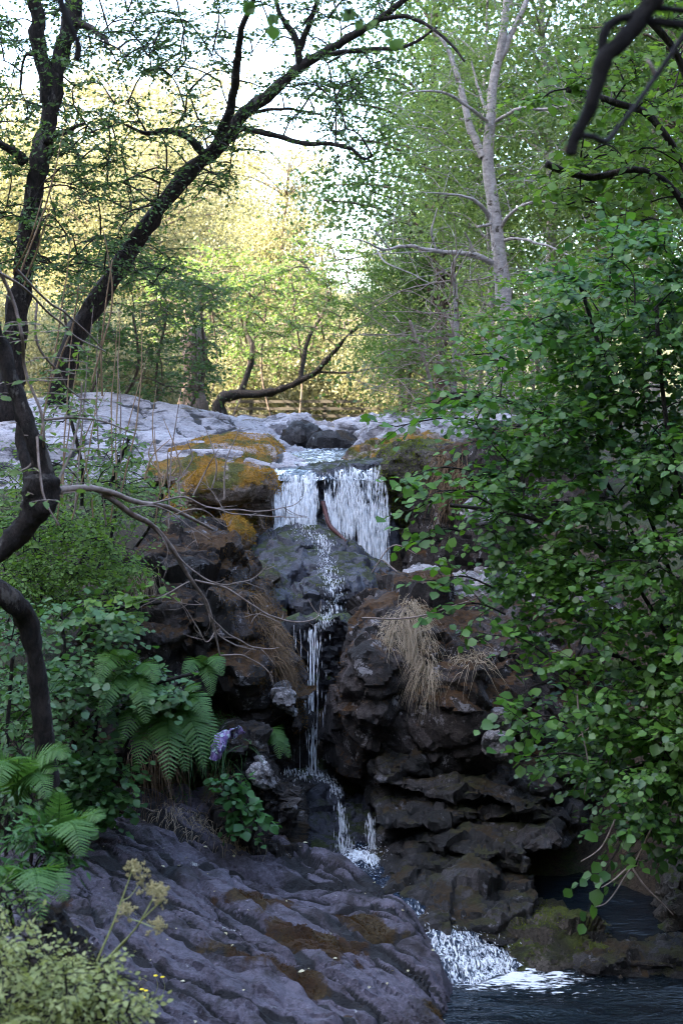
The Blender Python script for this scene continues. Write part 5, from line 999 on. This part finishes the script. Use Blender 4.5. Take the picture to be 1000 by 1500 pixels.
def surf_pts(V, Q, n, test):
    A = V[Q[:,0]]; B = V[Q[:,1]]; D = V[Q[:,2]]; nr = np.cross(B-A, D-A); ar = np.linalg.norm(nr, axis=1); nr /= ar[:, None]+1e-12
    i = rng.choice(len(Q), n, p=ar/ar.sum()); u = rng.random((n, 2)); p = A[i]+(B[i]-A[i])*u[:, :1]*.98+(V[Q[i, 3]]-A[i])*u[:, 1:]*.98; k = test(p, nr[i]); return p[k], nr[i][k]
def moss(key, n, m, ln, w_, test, label):
    V, Q = ROCKS[key] if isinstance(key, str) else key
    p, nn = surf_pts(V, Q, n, test); blades('moss', label, p, nn+.5*rng.normal(size=p.shape)+np.array([0, 0, .2]), rng.uniform(.5, 1.3, len(p))*ln, w_, m, droop=.3, cat='moss')
front = lambda p, nn: (nn[:, 1] < .35)
moss('block thick with ochre moss at the left shoulder of the falls', 26000, MOSSF, .030, .003, lambda p, n: front(p, n) & (n[:, 2] > -.3) & (perlin(p*2.2) > -.25), 'furry ochre moss on the left shoulder of the falls')
moss('low ochre and green mossed mound beside the stream above the falls', 9000, MOSSF, .026, .003, lambda p, n: front(p, n) & (n[:, 2] > .1) & (perlin(p*1.7+3) > -.05), 'ochre moss on the low mound above the falls')
moss('mossy green rock shoulder right of the twin waterfall', 14000, MOSSG, .032, .003, lambda p, n: front(p, n) & (p[:, 0] < .75) & (perlin(p*2) > -.3), 'bright green moss hanging right of the waterfall')
moss('low boulder topped with olive moss beside the white water of the pool', 9000, MOSSG, .016, .0016, lambda p, n: front(p, n) & (n[:, 2] > .1) & (perlin(p*3) > -.1), 'olive moss on the low boulder by the pool')
moss('big brown boulder with dry grass hanging down its face beside the narrow fall', 20000, MOSSB, .022, .002, lambda p, n: front(p, n) & (perlin(p*1.9+1) > .12), 'brown moss patches on the big brown boulder')
moss('dark rock face left of the narrow fall with a brown moss nose', 26000, MOSSN, .024, .002, lambda p, n: front(p, n) & (p[:, 0]+.42*(p[:, 2]+1.2) > -.74), 'brown moss on the nose of the left rock')
moss('large dark wet boulder that splits the stream below the upper falls', 9000, MOSSG, .016, .002, lambda p, n: front(p, n) & (n[:, 2] > .2) & (perlin(p*2.6+1) > .15), 'dark green moss cushions on the wet boulder')
slabn = lambda p, n: (.5+.9*fbm(p*np.array([1.9, 2.7, 1]), 4)-.22*sstep(7.2, 8, p[:,1]) > .90)
moss((SLABV, SLABQ), 110000, MOSSB, .018, .0018, slabn, 'brown moss patches lying on the slab')
# fallen leaves
k = np.array([0., 0.]); p, nn = surf_pts(SLABV, SLABQ, 260, lambda p, n: n[:, 2] > .5); o = obj('fallen_leaves', *instances(OVAL, p+[0, 0, .006], frames(rvec(len(p))*np.array([1, 1, .15]), np.tile([0, 0, 1.], (len(p), 1))+.25*rng.normal(size=(len(p), 3))), rng.uniform(.012, .035, len(p))), FALLEN, kind='stuff'); tag(o, 'small pale fallen leaves scattered on the slab', 'leaves')

# ------------------------------------------------------------------ things left in the place
def cloth():
    CL, n, out = mat('printed purple cloth'); g = NT(n); geo = g.new('ShaderNodeNewGeometry')
    a = g.noise(geo.outputs['Position'], 18, 3, .5, .5); b = g.noise(geo.outputs['Position'], 42, 3, .5, .3)
    col = g.mix(g.ramp(a, .42, .55), (.10,.055,.17), (.24,.18,.33)); col = g.mix(g.ramp(b, .54, .6), col, (.34,.44,.44)); col = g.mix(g.ramp(g.noise(geo.outputs['Position'], 30, 2, .5), .56, .6), col, (.05,.05,.12))
    d = g.new('ShaderNodeBsdfPrincipled', i_Roughness=.8); g.set(d.inputs['Base Color'], col); n.links.new(d.outputs[0], out.inputs[0])
    us = np.linspace(0, 1, 46); vs_ = np.linspace(0, 1, 30); V = []
    pth_ = cr(Pp([(346,1078,8.42), (338,1070,8.38), (328,1074,8.32), (321,1092,8.27), (316,1110,8.25)]), 46)
    for i, u in enumerate(us):
        wdt = M(15-6*u, 8.4)
        for v in vs_:
            s = (v-.5)*2; q = pth_[i]+np.array([s*wdt, -.03*(1-s*s), .35*s*wdt]); V.append(q)
    V = np.array(V); V += np.stack([.014*perlin(V*24), .06*perlin(V*np.array([38, 10, 14])), .022*perlin(V*28+5)], 1)
    ii, jj = np.meshgrid(np.arange(45), np.arange(29), indexing='ij'); a = (ii*30+jj).ravel(); Q = np.stack([a, a+1, a+31, a+30], 1)
    o = obj('cloth', V, Q, CL); tag(o, 'crumpled purple patterned cloth left on the broken outcrop', 'cloth'); md = o.modifiers.new('thickness', 'SOLIDIFY'); md.thickness = .004
cloth()
o = tube_obj('stick', Pp([(473,735,12.15), (476,750,12.1), (484,770,12.02), (496,784,11.95), (506,793,11.9)]), [.020,.022,.020,.017,.012], plain_mat('wet red bark', (.05,.016,.016), (.10,.04,.038), 20, .5, .5), None, 8, .25, 24); tag(o, 'wet reddish stick wedged between the two curtains of the waterfall', 'stick')
o = tube_obj('stick', Pp([(150,1165,7.9), (190,1170,7.9), (205,1180,7.85), (227,1190,7.8)]), [.006,.006,.004], TWIG, None, 5); tag(o, 'thin pale root lying at the top of the slab', 'root')
for i, p in enumerate([[(560,820,10.5),(600,850,10.3),(640,858,10.2),(720,856,10.0)], [(545,838,10.6),(575,800,10.5),(610,812,10.4)], [(530,905,9),(600,905,8.95),(660,890,8.8),(720,865,8.6)]]):
    o = tube_obj('fallen_twig', Pp(p), [.006,.005,.002], TWIG, None, 5); tag(o, ['grey fallen twig lying across the top of the brown boulder', 'short arched twig at the foot of the right curtain', 'long thin twig crossing the hanging dry grass'][i], 'twig')

# ------------------------------------------------------------------ near branches hanging into the view, out of focus
BARK_K = plain_mat('black bark', (.004,.003,.003), (.014,.011,.010), 40, .9, 1.0)
th = thing('branch', 'thick black broken branch hanging blurred before the yellow green hazel tree', 'branch', P(1000, -60, 2.5))
tube_obj('limb', Pp([(985,-60,2.5), (958,0,2.5), (935,35,2.5), (905,65,2.5), (885,85,2.5), (876,120,2.5), (860,170,2.5), (842,205,2.5), (836,226,2.5)]), [.016,.016,.0155,.015,.016,.014,.0125,.011,.009], BARK_K, th, 10, .4, 50)
tube_obj('limb', Pp([(885,85,2.5), (882,62,2.5), (895,38,2.5), (920,28,2.5), (960,33,2.5), (1020,38,2.5)]), [.010,.009,.009,.008,.008,.008], BARK_K, th, 8, .3, 30); tube_obj('limb', Pp([(915,28,2.5), (950,16,2.5), (1020,18,2.5)]), [.007,.006,.006], BARK_K, th, 8, .3)
tube_obj('limb', Pp([(848,198,2.5), (870,200,2.55), (887,203,2.6), (905,180,2.65), (935,145,2.7), (965,105,2.75), (1010,35,2.8)]), [.006,.006,.006,.005,.005,.005,.005], BARK_K, th, 8, .3, 30)
tube_obj('limb', Pp([(958,110,2.75), (952,95,2.75), (947,88,2.75)]), [.005,.004,.003], TWIG, th, 6)
V, Q = instances(ROUND, np.array([P(836, 214, 2.5)]), frames(np.array([[-.7, 0, -.6]]), np.array([[0., -1, .3]])), .016); obj('dead_leaf', V, Q, BRSTRAW, th)
th = thing('branch', 'thin dark twig hanging out of focus before the upright dark tree', 'branch', P(85, -40, 2.8))
tube_obj('limb', Pp([(84,-40,2.8), (90,10,2.8), (102,45,2.8), (113,68,2.8), (113,88,2.8)]), [.008,.007,.006,.006,.008], BARK_K, th, 8, .4, 24)
th = thing('branch', 'thin leafy twig hanging out of focus over the leaning tree', 'branch', P(470, -60, 3.2))
tube_obj('limb', Pp([(370,-40,3.2), (420,-20,3.2), (500,-30,3.2), (600,-40,3.2)]), [.004,.004,.003], BARK_K, th, 6); L = []
for q in [(358,8),(375,12),(393,25),(405,28),(398,42),(503,20),(517,22),(533,35),(553,35),(568,65),(576,62),(560,50),(945,5),(960,0)]: L.append((P(q[0], q[1]-6, 3.2), unit([rng.normal(), 0, -.8]), unit([rng.normal()*.4, -1, .6]), .03*rng.uniform(.8, 1.3)))
T = Tubes()
for l in L: T.add(cr([P(500 if l[0][0] > -.1 else 400, -25, 3.2), (l[0]+P(450, -20, 3.2))/2, l[0]], 5), [.0015, .001], 3)
T.build('twigs', BARK_K, th, kind='stuff'); put_leaves(th, L, ROUND, LIME, len(L))
